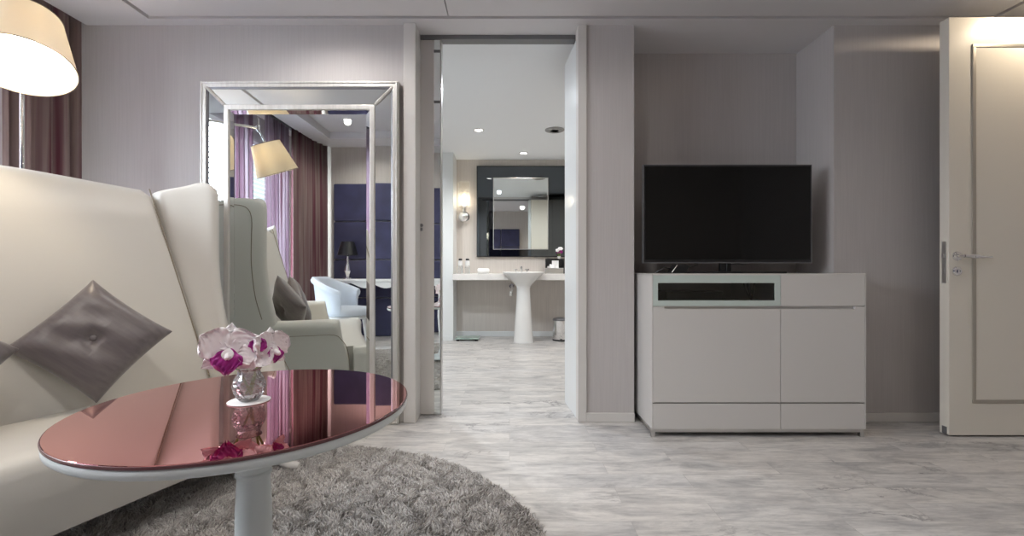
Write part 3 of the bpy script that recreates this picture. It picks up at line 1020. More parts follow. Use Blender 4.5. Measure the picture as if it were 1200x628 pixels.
def wing_section(t, side, inset=0.0):
    # levels rise from seam (1.335) to the rim (1.395)
    def lv(top):
        return 0.10 + (top - 0.10) * t
    out = []
    tops = [1.330, 1.352, 1.378, 1.390, 1.372, 1.362, 1.380, 1.37, 1.335, 1.32]
    zz = [lv(q) for q in tops]
    aS, bS = a_back(zz[0]) + 0.024, b_seam(zz[0]) - 0.004
    aF, bF = rim(zz[4], side)
    pts = [(aS, bS),
           (aS + (aF - aS) * 0.30 + 0.012, bS + (bF - bS) * 0.42),
           (aS + (aF - aS) * 0.68 + 0.014, bS + (bF - bS) * 0.74),
           (aF - 0.010, bF - 0.028),
           (aF + 0.004, bF + 0.004),
           (aF - 0.018, bF + 0.030),
           (aF - 0.075, bF + 0.032),
           (-0.40, 1.062),
           (-0.53, 1.020),
           (-0.52, 0.90)]
    if zz[0] < 0.6:
        k = min(1, (0.6 - zz[0]) / 0.4)
        pts[8] = (-0.53 + 0.08 * k, 1.02)
        pts[9] = (-0.52 + 0.08 * k, 0.90)
    ca = sum(p[0] for p in pts) / len(pts)
    cb_ = sum(p[1] for p in pts) / len(pts)
    for (a, bq), z in zip(pts, zz):
        out.append(Vector((a + (ca - a) * inset, side * (bq + (cb_ - bq) * inset), z)))
    return out
for side in (1, -1):
    rings = [wing_section(t, side) for t in (0.0, 0.12, 0.25, 0.36, 0.44, 0.54, 0.66, 0.78, 0.88, 0.95, 0.985)]
    last = wing_section(1.0, side, 0.20)
    rings.append([p + Vector((0, 0, 0.002)) for p in wing_section(1.0, side, 0.12)])
    rings.append([p + Vector((0, 0, 0.008)) for p in wing_section(1.0, side, 0.40)])
    b = nb(); loft(b, rings)
    w_ = finish('wing', b, M['leather'], st, smooth=70, subsurf=2)
    # piping around the outer panel
    pth = []
    for z in (0.60, 0.75, 0.95, 1.12, 1.24):
        aF, bF = rim(z, side)
        pth.append((aF - 0.085, side * (bF + 0.034), z))
    aF, bF = rim(1.3, side)
    pth += [(aF - 0.105, side * (bF + 0.035), 1.305), (aF - 0.16, side * 1.068, 1.330), (-0.44, side * 1.050, 1.325)]
    b = nb(); tube(b, smooth_path(pth, 5), 0.0025, 8)
    finish('outer_piping', b, M['seam'], w_)
    pth = []
    for k in range(12):
        z = 0.36 + (1.335 - 0.36) * k / 11
        pth.append((a_back(z) + 0.036, side * (b_seam(z) - 0.006), z))
    b = nb(); tube(b, pth, 0.0035, 8)
    finish('seam_cord', b, M['seam'], w_)

# arms
ARM = [(0.955, 0.10), (0.960, 0.30), (0.962, 0.44), (0.958, 0.505), (0.962, 0.545), (0.985, 0.575), (1.020, 0.585), (1.055, 0.573), (1.078, 0.545),
       (1.075, 0.510), (1.062, 0.485), (1.052, 0.46), (1.050, 0.30), (1.050, 0.10)]
for side in (1, -1):
    rings = []
    def front_shift(z):
        return (0.29 + 0.075 * min(1, max(0, (0.50 - z) / 0.22)) if z < 0.5 else 0.29) - (0.0 if side > 0 else 0.16)
    cbm = 1.008
    for t, inset in ((0.0, 0), (0.25, 0), (0.5, 0), (0.8, 0), (0.93, 0.0), (0.985, 0.06), (1.0, 0.22), (1.002, 0.55)):
        r = []
        for bq, z in ARM:
            a = -0.22 + (front_shift(z) + 0.22) * t
            dip = 0.0
            if z > 0.45:
                dip = 0.05 * max(0, 0.25 - t) * 4 * 0.25
            bb_ = bq + (cbm - bq) * inset
            zc = z + dip + ((0.53 if z > 0.47 else 0.3) - z) * (inset if z > 0.47 else inset * 0.15)
            r.append(Vector((a, side * bb_, zc)))
        rings.append(r)
    b = nb(); loft(b, rings)
    ar = finish('armrest', b, M['leather'], st, smooth=60, subsurf=1)
    b = nb()
    if side > 0:
      tube(b, smooth_path([(-0.10, side * 1.060, 0.482), (0.10, side * 1.060, 0.480), (0.25, side * 1.060, 0.478), (0.305, side * 1.054, 0.44), (0.345, side * 1.052, 0.36), (0.355, side * 1.052, 0.20), (0.355, side * 1.052, 0.105)], 5), 0.0022, 8)
      finish('piping', b, M['seam'], ar)

# seat
rings = []
for i in range(25):
    s = -1 + 2 * i / 24
    e = 1 - 0.02 * s ** 8
    bow = 0.03 * s * s
    prof = [(-0.22, 0.13), (-0.22, 0.330), (-0.13, 0.348), (0.05, 0.366), (0.25, 0.385), (0.38, 0.391), (0.43, 0.386), (0.462, 0.368), (0.472, 0.335), (0.468, 0.25), (0.458, 0.14), (0.44, 0.13)]
    ext = 0.953 if True else 1
    rings.append([Vector((a + (bow if a > 0.3 else 0), s * ext, z * (1 if z < 0.3 else e))) for a, z in prof])
b = nb(); loft(b, rings)
finish('seat', b, M['leather'], st, smooth=50)
# flared front corners of the seat, in front of the arms
for side in (1, -1):
    b = nb(); rings = []
    for t in range(7):
        z = 0.13 + (0.385 - 0.13) * t / 6
        ins = 0.02 * (t == 6)
        rings.append([Vector((a, side * q, z)) for a, q in ((0.38, 0.94), (0.38, 1.045 - ins), (0.44 - ins, 1.045 - ins), (0.495 - ins, 1.02 - ins), (0.502 - ins, 0.94))])
    loft(b, rings)
    finish('seat_corner', b, M['leather'], st, smooth=50, bevel=0.012, seg=3)
    for (a, bq, d) in ((0.470, 0.850, 1), (-0.42, 0.93, -1)):
        b = nb()
        tube(b, smooth_path([(a - 0.03 * d, side * (bq - 0.03), 0.15), (a + 0.005 * d, side * bq, 0.10), (a + 0.012 * d, side * (bq + 0.004), 0.055), (a + 0.050 * d, side * (bq + 0.012), 0.032), (a + 0.105 * d, side * (bq + 0.02), 0.030)], 5),
             [0.034] * 5 + [0.028] * 5 + [0.020] * 5 + [0.018] * 5 + [0.011], 14)
        finish('leg', b, M['trim'], st)

# ------------------------------------------------------------------ cushions
def cushion(name, label, C, e1, e2, half, th, group):
    """square cushion with corners along e1 / e2 (its diagonals), half diagonal length half"""
    e1 = Vector(e1).normalized()
    e2 = Vector(e2)
    e2 = (e2 - e1 * e2.dot(e1)).normalized()
    n = e1.cross(e2)
    if n.y > 0:
        n = -n
    ex = (e1 + e2).normalized()
    ey = (e1 - e2).normalized()
    if ex.cross(ey).dot(n) < 0:
        ex, ey = ey, ex
    h = half / math.sqrt(2)
    o = thing(name, label, 'cushion', C, 0, group)
    R = Matrix((ex, ey, n)).transposed()
    o.rotation_euler = R.to_euler()
    N = 29
    bm = nb()
    g = {}
    for sgn in (1, -1):
        for i in range(N):
            for j in range(N):
                u, v = -1 + 2 * i / (N - 1), -1 + 2 * j / (N - 1)
                edge = i in (0, N - 1) or j in (0, N - 1)
                if edge and sgn == -1:
                    g[-1, i, j] = g[1, i, j]
                    continue
                # sides drawn in a little between the pointed corners
                pinch = 0.07
                x = h * u * (1 - pinch * (1 - v * v) * abs(u) ** 2)
                y = h * v * (1 - pinch * (1 - u * u) * abs(v) ** 2)
                z = th * ((1 - u ** 4) * (1 - v ** 4)) ** 0.55
                rr = math.hypot(u, v)
                z *= 1 - 0.55 * math.exp(-(rr / 0.13) ** 2)
                ang = math.atan2(v, u)
                z *= 1 + 0.05 * math.cos(ang * 4) * math.exp(-(rr / 0.4) ** 2)
                z += 0.004 * math.sin(9 * u + 3 * v) * (1 - u * u) * (1 - v * v)
                g[sgn, i, j] = bm.verts.new((x, y, sgn * z))
    for sgn in (1, -1):
        for i in range(N - 1):
            for j in range(N - 1):
                q = [g[sgn, i, j], g[sgn, i + 1, j], g[sgn, i + 1, j + 1], g[sgn, i, j + 1]]
                bm.faces.new(q if sgn > 0 else q[::-1])
    finish('cover', bm, M['satin'], o, smooth=80, subsurf=1)
    bm = nb()
    zc = th * 0.60
    lathe(bm, [(0.012, -0.004), (0.013, 0.001), (0.010, 0.005), (0.001, 0.007)], (0, 0, zc), n=18)
    finish('button', bm, M['satin'], o)
    return o
k_ = 1.055
cushion('satin_cushion', 'dark grey buttoned satin cushion propped cornerwise beside the settee wing', Vector((-1.720, 1.886, 0.630)),
        (-.059, .0565, .252), (.21, .16, .013), 0.268, 0.058, 'dark satin cushions on the settee')
cushion('satin_cushion', 'dark satin cushion at the near end of the settee, only its corner showing', Vector((-1.86, 1.40, 0.622)),
        (-.08, .02, .245), (.105, .225, 0.0), 0.262, 0.062, 'dark satin cushions on the settee')

# ------------------------------------------------------------------ oval looking round table
TC = Vector((-0.658, 1.1705, 0)); TR = 0.385; TZ = 0.580
ta = thing('pedestal_table', 'round rose mirror topped table on a white column pedestal', 'table', TC)
b = nb(); lathe(b, [(TR - 0.001, TZ - 0.006), (TR, TZ - 0.003), (TR - 0.002, TZ)], n=128)
finish('mirror_top', b, M['pink_mirror'], ta, smooth=30)
b = nb(); lathe(b, [(TR - 0.010, TZ - 0.0075), (TR + 0.0005, TZ - 0.0075), (TR + 0.0012, TZ - 0.004), (TR + 0.0004, TZ - 0.0015), (TR - 0.0008, TZ - 0.001)], n=128, cap=False)
finish('glass_edge', b, M['dark_edge'], ta)
b = nb(); lathe(b, [(TR - 0.03, TZ - 0.029), (TR - 0.006, TZ - 0.029), (TR - 0.001, TZ - 0.024), (TR, TZ - 0.011), (TR - 0.003, TZ - 0.007)], n=128)
finish('top_rim', b, M['table_white'], ta, smooth=50)
b = nb()
lathe(b, [(0.140, 0.034), (0.142, 0.046), (0.130, 0.058), (0.080, 0.072), (0.058, 0.084), (0.052, 0.105), (0.047, 0.112), (0.044, 0.13), (0.0425, 0.30), (0.0388, 0.385), (0.0384, 0.392),
          (0.0425, 0.397), (0.0425, 0.403), (0.0395, 0.407), (0.0415, 0.415), (0.0470, 0.424), (0.0470, 0.552)], n=40)
finish('pedestal', b, M['table_white'], ta, smooth=35)
b = nb(); lathe(b, [(0.14, 0.028), (0.14, 0.034)], n=40)
finish('base_pad', b, M['black'], ta)

# coaster, vase, orchids
vc = P(292, 470, 0.34 * F / 154); vc.z = TZ
tag(finish('coaster', lathe_b := (lambda bm: (lathe(bm, [(0.048, 0.0), (0.050, 0.001), (0.050, 0.002), (0.048, 0.003)], (0, 0, 0), n=48), bm)[1])(nb()), M['paper_white']),
    'round white paper coaster under the crystal vase', 'coaster').location = vc
va = thing('crystal_vase', 'small round cut crystal vase holding orchids on the rose mirror table', 'vase', vc + Vector((0, 0, 0.003)))
def vase_r(z):
    t = [(0, .021), (.005, .026), (.016, .034), (.036, .040), (.052, .037), (.066, .028), (.074, .025), (.080, .027), (.084, .030)]
    for (z0_, r0), (z1_, r1) in zip(t, t[1:]):
        if z <= z1_:
            return r0 + (r1 - r0) * (z - z0_) / (z1_ - z0_)
    return t[-1][1]
b = nb()
n = 22
outer = []
nz = 11
for i in range(nz + 1):
    z = 0.084 * i / nz
    r = vase_r(z)
    cut = 0.0036 if 0 < i < nz - 2 else 0.0
    outer.append([Vector(((r - (cut if (k + i) % 2 else 0)) * math.cos(2 * PI * k / n), (r - (cut if (k + i) % 2 else 0)) * math.sin(2 * PI * k / n), z)) for k in range(n)])
inner = []
for i in range(nz, -1, -1):
    z = 0.007 + 0.077 * i / nz
    r = max(vase_r(z) - 0.0048, 0.010)
    inner.append([Vector((r * math.cos(2 * PI * k / n), r * math.sin(2 * PI * k / n), z)) for k in range(n)])
rs = [[b.verts.new(p) for p in r] for r in outer + inner]
for a, c in zip(rs, rs[1:]):
    for i in range(n):
        j = (i + 1) % n
        if a in rs[:nz] and (rs.index(a) % 2 == 0):
            pass
        # split along alternating diagonals for diamond cuts
        ia = rs.index(a)
        if (i + ia) % 2:
            b.faces.new((a[i], a[j], c[i])); b.faces.new((a[j], c[j], c[i]))
        else:
            b.faces.new((a[i], a[j], c[j])); b.faces.new((a[i], c[j], c[i]))
b.faces.new(rs[0][::-1]); b.faces.new(rs[-1])
finish('glass_bowl', b, M['crystal'], va, smooth=0)


def petal_mesh(bm, mtx, L, Wd, ruffle=0.0, curl=0.2, cup=0.1, seed=0, tip=0.5, nu=9, nv=10):
    rnd = random.Random(seed)
    ph = rnd.random() * 6
    grid = []
    for i in range(nu + 1):
        t = i / nu
        w = Wd * (math.sin(PI * (0.05 + 0.94 * t) ** (0.75 / tip)) ** 0.6)
        row = []
        for j in range(nv + 1):
            s = -1 + 2 * j / nv
            x = L * t * (1 - 0.10 * s * s)
            y = w * s
            z = -curl * L * t * t + cup * L * s * s * t + ruffle * 0.55 * L * abs(s) ** 3 * math.sin(t * 17 + ph * 3 + (3 if s > 0 else 0)) + ruffle * L * (abs(s) ** 1.5 * t + t ** 4) * math.sin(ph + j * 2.1 + i * 1.3) + ruffle * 0.5 * L * t * t * math.sin(ph + i * 2.7 + j * 0.9)
            x += ruffle * L * 0.5 * t ** 3 * math.sin(ph * 2 + j * 2.6)
            row.append(bm.verts.new(mtx @ Vector((x, y, z))))
        grid.append(row)
    for i in range(nu):
        for j in range(nv):
            bm.faces.new((grid[i][j], grid[i + 1][j], grid[i + 1][j + 1], grid[i][j + 1]))


def solid(o, th=0.0012):
    md = o.modifiers.new('thick', 'SOLIDIFY')
    md.thickness = th
    md.offset = 0
    md2 = o.modifiers.new('sub', 'SUBSURF')
    md2.levels = md2.render_levels = 1


def orchid(label, C, facing, up, size, foot, seed, full=False, lipscale=1.0):
    """bloom centred at C looking along facing"""
    fz = Vector(facing).normalized()
    fx = Vector(up)
    fx = (fx - fz * fx.dot(fz)).normalized()
    fy = fz.cross(fx)
    # local: x = up, y = sideways, z = towards viewer
    R = Matrix((fx, fy, fz)).transposed().to_4x4()
    o = thing('orchid', label, 'flower', C, 0, 'orchids in the crystal vase')
    def ang(a, tilt=0.0):
        return R @ Matrix.Rotation(a, 4, 'Z') @ Matrix.Rotation(-tilt, 4, 'Y')
    for k, a in enumerate((0.0, 2.25, -2.25)):
        bm = nb(); petal_mesh(bm, ang(a, 0.05) @ Matrix.Translation((0.004, 0, -0.004)), size * 0.92, size * 0.30, 0.05, 0.10, 0.05, seed + k, 0.7)
        solid(finish('sepal', bm, M['petal'], o, smooth=80))
    for k, a in enumerate((1.05, -1.05)):
        bm = nb(); petal_mesh(bm, ang(a, 0.12) @ Matrix.Translation((0.002, 0, 0.002)), size, size * 0.60, 0.11, 0.10, 0.05, seed + 10 + k, 0.60, 12, 16)
        solid(finish('petal', bm, M['petal'], o, smooth=80))
    if full:          # a very full bloom: a second, more ruffled pair in front
        for k, a in enumerate((0.45, -0.45, 1.65, -1.65)):
            bm = nb(); petal_mesh(bm, ang(a, -0.25) @ Matrix.Translation((0.004, 0, 0.006)), size * 0.74, size * 0.42, 0.16, -0.05, 0.06, seed + 30 + k, 0.60, 12, 16)
            solid(finish('petal', bm, M['petal'], o, smooth=80))
    bm = nb()
    petal_mesh(bm, ang(PI, 0.55) @ Matrix.Translation((0.0, 0, 0.010)), size * 0.86 * lipscale, size * 0.52 * lipscale, 0.17, 0.45, 0.16, seed + 20, 0.52, 13, 18)
    l_ = finish('lip', bm, M['lip'], o, smooth=80)
    solid(l_)
    bm = nb()
    petal_mesh(bm, ang(PI, 0.50) @ Matrix.Translation((0.0, 0, 0.0135)), size * 0.46 * lipscale, size * 0.20 * lipscale, 0.05, 0.35, 0.12, seed + 25, 0.58)
    solid(finish('throat', bm, M['petal'], l_, smooth=80))
    bm = nb()
    q = R @ Vector((-size * 0.12, 0, 0.012))
    lathe(bm, [(0.002, -0.006), (0.006, 0.0), (0.007, 0.012), (0.004, 0.020), (0.001, 0.022)], q, R.to_3x3() @ Vector((-0.5, 0, 1)), 12)
    finish('column', bm, M['petal'], o)
    ft = Vector(foot) - Vector(C)
    bm = nb()
    back = -(fz) * 0.014
    tube(bm, smooth_path([(0, 0, 0), back + ft * 0.10, ft * 0.45 + back * 0.8, ft * 0.8, ft], 5), 0.0032, 8)
    finish('stem', bm, M['stem'], o)
    return o
vb = vc + Vector((0, 0, 0.018))
orchid('large white orchid with a purple lip drooping over the vase front', P(268, 411, 1.135), (0.45, -0.88, 0.12), (0.10, 0, 1), 0.072, vb + Vector((0.006, 0, 0)), 3, True, lipscale=0.95)
orchid('white orchid leaning out past the vase on the standing mirror side', P(318, 408, 1.175), (0.93, -0.40, 0.10), (-0.25, 0.2, 1), 0.056, vb + Vector((-0.010, 0.004, 0)), 41, True, lipscale=0.80)
orchid('white orchid between its neighbours with its purple frilled lip uppermost', P(302, 412, 1.150), (0.25, -0.90, 0.35), (-0.25, 0.1, -1), 0.046, vb + Vector((0.0, 0.010, 0)), 77, lipscale=0.95)

# ------------------------------------------------------------------ shaggy rug
RC, RR = Vector((-0.908, 1.256, 0)), 1.075
rg = thing('round_rug', 'round shaggy grey rug under the rose mirror table', 'rug', RC)
b = nb(); lathe(b, [(RR, 0.001), (RR + 0.002, 0.006), (RR - 0.01, 0.010)], n=96)
finish('rug_base', b, M['rug_base'], rg)
verts, faces, tints = [], [], []
rnd = random.Random(5)
NT = 105000
for q in range(NT):
    r = RR * math.sqrt(rnd.random())
    t = rnd.random() * 2 * PI
    x, y = r * math.cos(t), r * math.sin(t)
    # pile is only grown where it could be seen
    L = 0.018 + 0.012 * rnd.random()
    # clumped lean direction
    la = 2.4 * math.sin(31.0 * x + 2.0 * math.sin(17 * y)) + 2.1 * math.sin(37.0 * y + 2.0 * math.sin(13 * x)) + rnd.gauss(0, 0.6)
    ln = 0.008 + 0.011 * rnd.random()
    dx, dy = ln * math.cos(la), ln * math.sin(la)
    w = 0.0021 + 0.0012 * rnd.random()
    a0 = rnd.random() * 2 * PI
    base = len(verts)
    for (fz, fl, fw_) in ((0.0, 0.0, 1.0), (0.62, 0.35, 1.15)):
        for k in range(3):
            a = a0 + k * 2 * PI / 3
            verts.append((x + dx * fl + w * fw_ * math.cos(a), y + dy * fl + w * fw_ * math.sin(a), 0.004 + (L * fz if fz else 0)))
    verts.append((x + dx, y + dy, 0.004 + L * (0.86 + 0.1 * rnd.random())))
    for k in range(3):
        j = (k + 1) % 3
        faces.append((base + k, base + j, base + 3 + j, base + 3 + k))
        faces.append((base + 3 + k, base + 3 + j, base + 6))
me = bpy.data.meshes.new('pile')
me.from_pydata(verts, [], faces)
me.shade_smooth()
pm = bpy.data.materials.new('shag_pile')
pm.use_nodes = True
nt = pm.node_tree
bs = nt.nodes['Principled BSDF']
gi = nt.nodes.new('ShaderNodeNewGeometry')
rp = nt.nodes.new('ShaderNodeValToRGB')
rp.color_ramp.elements[0].color = (0.35, 0.33, 0.315, 1)
rp.color_ramp.elements[1].color = (0.57, 0.54, 0.515, 1)
nt.links.new(gi.outputs['Random Per Island'], rp.inputs['Fac'])
nt.links.new(rp.outputs[0], bs.inputs['Base Color'])
bs.inputs['Roughness'].default_value = 0.85
bs.inputs['Sheen Weight'].default_value = 0.3
me.materials.append(pm)
pile = link(bpy.data.objects.new('pile', me), rg)
pile['kind'] = 'stuff'

# ------------------------------------------------------------------ floor lamp
LT = Vector((-1.936, 1.823, 1.922)); LA = Vector((0.276, -0.336, -1.0)).normalized()
lm = thing('floor_lamp', 'chrome swing arm floor lamp with a tilted cream cone shade behind the settee', 'floor lamp', (-2.40, 2.24, 0))
def L_(p):
    return Vector(p) - Vector((-2.40, 2.24, 0))
b = nb(); lathe(b, [(0.13, 0), (0.132, 0.008), (0.125, 0.018), (0.03, 0.024), (0.014, 0.04)], n=40)
finish('base', b, M['chrome'], lm)
jt = LT - LA * 0.085 + Vector((-0.02, 0.0, 0.035))
b = nb(); tube(b, [(0, 0, 0.02), (0, 0, 2.10)], 0.010, 14)
lathe(b, [(0.016, 1.98), (0.016, 2.03)], n=16)
finish('pole', b, M['chrome'], lm)
b = nb(); tube(b, [L_((-2.40, 2.24, 2.01)), L_(jt)], 0.009, 12)
lathe(b, [(0.016, -0.02), (0.016, 0.02)], L_(jt), (0, 0, 1), 14)
tube(b, [L_(jt + Vector((0, 0, 0.09))), L_(jt - Vector((0, 0, 0.03)))], 0.006, 10)
finish('swing_arm', b, M['chrome'], lm)
b = nb()
tube(b, [L_(jt), L_(LT - LA * 0.015)], 0.008, 10)
lathe(b, [(0.022, 0), (0.024, 0.02), (0.020, 0.055)], L_(LT), LA, 20)
finish('lamp_holder', b, M['chrome'], lm)
b = nb()
sh_h, rt_, rb_ = 0.242, 0.109, 0.160
lathe(b, [(rt_, 0), (rb_, sh_h), (rb_ - 0.002, sh_h), (rt_ - 0.002, 0.0), (rt_, 0)], L_(LT), LA, 72, cap=False)
shd = finish('lamp_shade', b, M['shade'], lm, smooth=60)
b = nb()
x_, y_, z_ = frame_of(LA)
for (hh, rr_) in ((0.0, rt_), (sh_h, rb_)):
    c0 = L_(LT + LA * hh)
    tube(b, [c0 + (x_ * math.cos(2 * PI * k / 64) + y_ * math.sin(2 * PI * k / 64)) * rr_ for k in range(65)], 0.0022, 6, cap=False)
for k in range(3):
    aa = 2 * PI * k / 3
    tube(b, [L_(LT + LA * 0.012), L_(LT + LA * 0.0) + (x_ * math.cos(aa) + y_ * math.sin(aa)) * rt_], 0.002, 6)
finish('shade_ring', b, M['seam'], shd)
b = nb(); lathe(b, [(0.013, 0.05), (0.016, 0.07), (0.030, 0.10), (0.031, 0.118), (0.022, 0.136), (0.001, 0.145)], L_(LT), LA, 20)
finish('bulb', b, M['bulb'], lm)

# ------------------------------------------------------------------ window, blind, curtains
wn = thing('window_1', 'wide white framed window behind the blind and curtains', 'window', (XL, (wy0 + wy1) / 2, 0))
wn['kind'] = 'structure'
hw = (wy1 - wy0) / 2
b = nb()
for (y0_, y1_, z0_, z1_) in ((-hw, hw, wz0, wz0 + .05), (-hw, hw, wz1 - .05, wz1), (-hw, -hw + .05, wz0, wz1), (hw - .05, hw, wz0, wz1), (-.50, -.44, wz0, wz1), (.44, .50, wz0, wz1)):
    box(b, -0.09, -0.03, y0_, y1_, z0_, z1_)
finish('window_frame', b, M['white_wood'], wn, bevel=0.004)
finish('window_pane', box(nb(), -0.064, -0.058, -hw + .04, hw - .04, wz0 + .04, wz1 - .04), M['pane'], wn, smooth=0)
bl = thing('venetian_blind', 'white venetian blind hanging over the window behind the curtains', 'blind', (XL + 0.055, 0.9, 0))
b = nb()
for k in range(44):
    z = 0.16 + k * 0.049
    mt = Matrix.Translation((0, 0, z)) @ Matrix.Rotation(math.radians(38), 4, 'Y')
    box(b, -0.024, 0.024, -1.42, 1.40, -0.0008, 0.0008, mt)
finish('slats', b, M['blind'], bl, smooth=0)
finish('head_rail', box(nb(), -0.028, 0.028, -1.43, 1.41, 2.325, 2.37), M['white_wood'], bl, bevel=0.003)
b = nb()
for y in (-1.1, 0.0, 1.1):
    tube(b, [(0.0, y, 0.14), (0.0, y, 2.34)], 0.0015, 6)
finish('ladder_cord', b, M['white_wood'], bl)
tag(finish('curtain_rail', box(nb(), -2.735, -2.70, -0.82, 2.74, 2.66, 2.685), M['darkmetal'], bevel=0.003),
    'dark curtain rail fixed along the top of the window wall', 'curtain rail')


def xcur(y):
    return -2.715 + 0.10 * max(0.0, min(1.0, -y / 0.9)) ** 2


def curtain(name, label, cat, y0, y1, m, folds, amp, dens=14, seed=1, group=None, x_shift=0.0, flare=0.0):
    n = folds * dens
    rnd = random.Random(seed)
    ph = [rnd.uniform(-0.5, 0.5) for _ in range(folds + 2)]
    bm = nb()
    rings = []
    nzs = 9
    rows = []
    for k in range(nzs):
        tz = k / (nzs - 1)
        z = 0.012 + (2.655 - 0.012) * tz
        row = []
        for i in range(n + 1):
            t = i / n
            fi_ = t * folds
            q = int(fi_)
            w_ = (fi_ - q)
            p_ = ph[q] * (1 - w_) + ph[q + 1] * w_
            a = amp * (0.72 + 0.28 * (1 - tz) + 0.25 * p_)
            y = y0 + (y1 - y0) * t + 0.010 * math.sin(4 * PI * fi_ + p_) + flare * (t - 0.0) * (1 - tz) ** 1.5
            x = xcur(y) + x_shift + a * math.sin(2 * PI * fi_ + p_ * 1.5) + 0.01 * p_
            row.append(bm.verts.new((x, y, z)))
        rows.append(row)
    for r0, r1 in zip(rows, rows[1:]):
        for i in range(n):
            bm.faces.new((r0[i], r0[i + 1], r1[i + 1], r1[i]))
    o = tag(finish(name, bm, m, smooth=80), label, cat, group)
    md = o.modifiers.new('thick', 'SOLIDIFY')
    md.thickness = 0.0015
    return o
curtain('drape', 'dark russet drape hanging beside the papered wall behind the lamp', 'curtain', 2.31, 2.75, M['drape'], 4, 0.040, seed=2, x_shift=0.105)
curtain('sheer_curtain', 'purple sheer curtain bunched behind the near end of the lamp shade', 'curtain', 1.72, 2.285, M['sheer'], 6, 0.028, seed=3)
curtain('sheer_curtain', 'purple sheer curtain in the mirror between bright blind and lamp shade', 'curtain', 0.62, 1.10, M['sheer'], 6, 0.028, seed=4)
curtain('sheer_curtain', 'purple sheer curtain in the mirror on the drape side of the bright gap', 'curtain', -0.14, 0.36, M['sheer'], 6, 0.028, seed=5)
curtain('drape', 'dark russet drape in the mirror beside the navy headboard', 'curtain', -0.92, -0.15, M['drape'], 7, 0.040, seed=6, x_shift=0.05)

# ------------------------------------------------------------------ rear of the room (seen in the mirrors)
hb = thing('headboard', 'tall navy velvet padded headboard panels on the rear wall', 'headboard', (-2.45, YR + 0.004, 0))
for r in range(4):
    for c in range(5):
        b = nb()
        box(b, 0.55 * c + 0.004, 0.55 * c + 0.546, 0.0, 0.07, 0.53 * r + 0.004, 0.53 * r + 0.526)
        finish('panel', b, M['blue'], hb, bevel=0.022, seg=4)
dk = thing('writing_desk', 'white desk with a scalloped apron against the navy headboard', 'desk', (-1.65, -0.675, 0))
finish('desk_top', box(nb(), -0.75, 0.75, -0.19, 0.19, 0.765, 0.795), M['white_wood'], dk, bevel=0.006)
b = nb()
rr0, rr1 = [], []
N = 40
pr = [(-0.70 + 1.40 * k / N, 0.765 - 0.05 - 0.035 * math.cos(2 * PI * k / N * 3)) for k in range(N + 1)]
ring = [(x, 0.764) for x in (-0.70, 0.70)]
out = [(0.70, 0.766), (-0.70, 0.766)] + pr
loft(b, [[(x, y, z) for x, z in out] for y in (0.15, 0.175)])
loft(b, [[(x, y, z) for x, z in out] for y in (-0.175, -0.15)])
finish('apron', b, M['white_wood'], dk, smooth=30)
for sx_ in (-0.69, 0.69):
    for sy_ in (-0.155, 0.155):
        b = nb(); tube(b, smooth_path([(sx_, sy_, 0.765), (sx_ * 1.01, sy_ * 1.02, 0.55), (sx_ * 0.99, sy_, 0.2), (sx_ * 1.02, sy_ * 1.05, 0.0)], 4), [0.032] * 4 + [0.026] * 4 + [0.018] * 4 + [0.02], 12)
        finish('leg', b, M['white_wood'], dk)
dl_ = thing('desk_lamp', 'crystal stemmed table lamp with a black shade on the white desk', 'table lamp', (-2.18, -0.70, 0.795))
b = nb(); lathe(b, [(0.06, 0), (0.06, 0.015), (0.02, 0.03), (0.025, 0.06), (0.045, 0.11), (0.03, 0.17), (0.014, 0.23), (0.018, 0.25), (0.012, 0.33)], n=24)
finish('stem', b, M['chrome'], dl_)
b = nb(); lathe(b, [(0.135, 0.32), (0.085, 0.50), (0.083, 0.50), (0.133, 0.32), (0.135, 0.32)], n=36, cap=False)
finish('lamp_shade', b, M['black'], dl_)
b = nb(); lathe(b, [(0.012, 0.33), (0.03, 0.38), (0.026, 0.42), (0.002, 0.44)], n=16)
finish('bulb', b, M['bulb'], dl_)

tc_ = thing('tub_chair', 'pale blue tub chair with rolled back in front of the white desk', 'chair', (-2.02, -0.095, 0))
rings = []
for i in range(25):
    a = math.radians(75 + 210 * i / 24)
    e = abs(i - 12) / 12
    top = 0.83 - 0.16 * max(0, e - 0.35) / 0.65
    r0 = 0.27
    ca, sa = math.cos(a), math.sin(a)
    prof = [(r0, 0.40), (r0 + 0.005, 0.6), (r0 + 0.015, top - 0.03), (r0 + 0.035, top), (r0 + 0.075, top + 0.005), (r0 + 0.095, top - 0.03), (r0 + 0.085, top - 0.065), (r0 + 0.06, top - 0.08), (r0 + 0.04, 0.55), (r0 + 0.03, 0.40)]
    rings.append([Vector((r * ca, r * sa, z)) for r, z in prof])
b = nb(); loft(b, rings)
finish('backrest', b, M['tub'], tc_, smooth=60)
b = nb(); lathe(b, [(0.25, 0.37), (0.29, 0.38), (0.295, 0.43), (0.27, 0.465), (0.15, 0.48), (0.001, 0.482)], (0.03, 0, 0), n=36)
finish('seat', b, M['tub'], tc_, smooth=50)
b = nb(); lathe(b, [(0.26, 0.33), (0.265, 0.335), (0.265, 0.37)], (0.02, 0, 0), n=36)
finish('seat_rail', b, M['white_wood'], tc_)
for a in (0.7, -0.7, 2.45, -2.45):
    b = nb(); p0 = Vector((0.02 + 0.235 * math.cos(a), 0.235 * math.sin(a), 0.345)); p1 = Vector((0.02 + 0.275 * math.cos(a), 0.275 * math.sin(a), 0.0))
    tube(b, [p0, p0.lerp(p1, 0.5), p1], [0.024, 0.020, 0.013], 12)
    finish('leg', b, M['white_wood'], tc_)

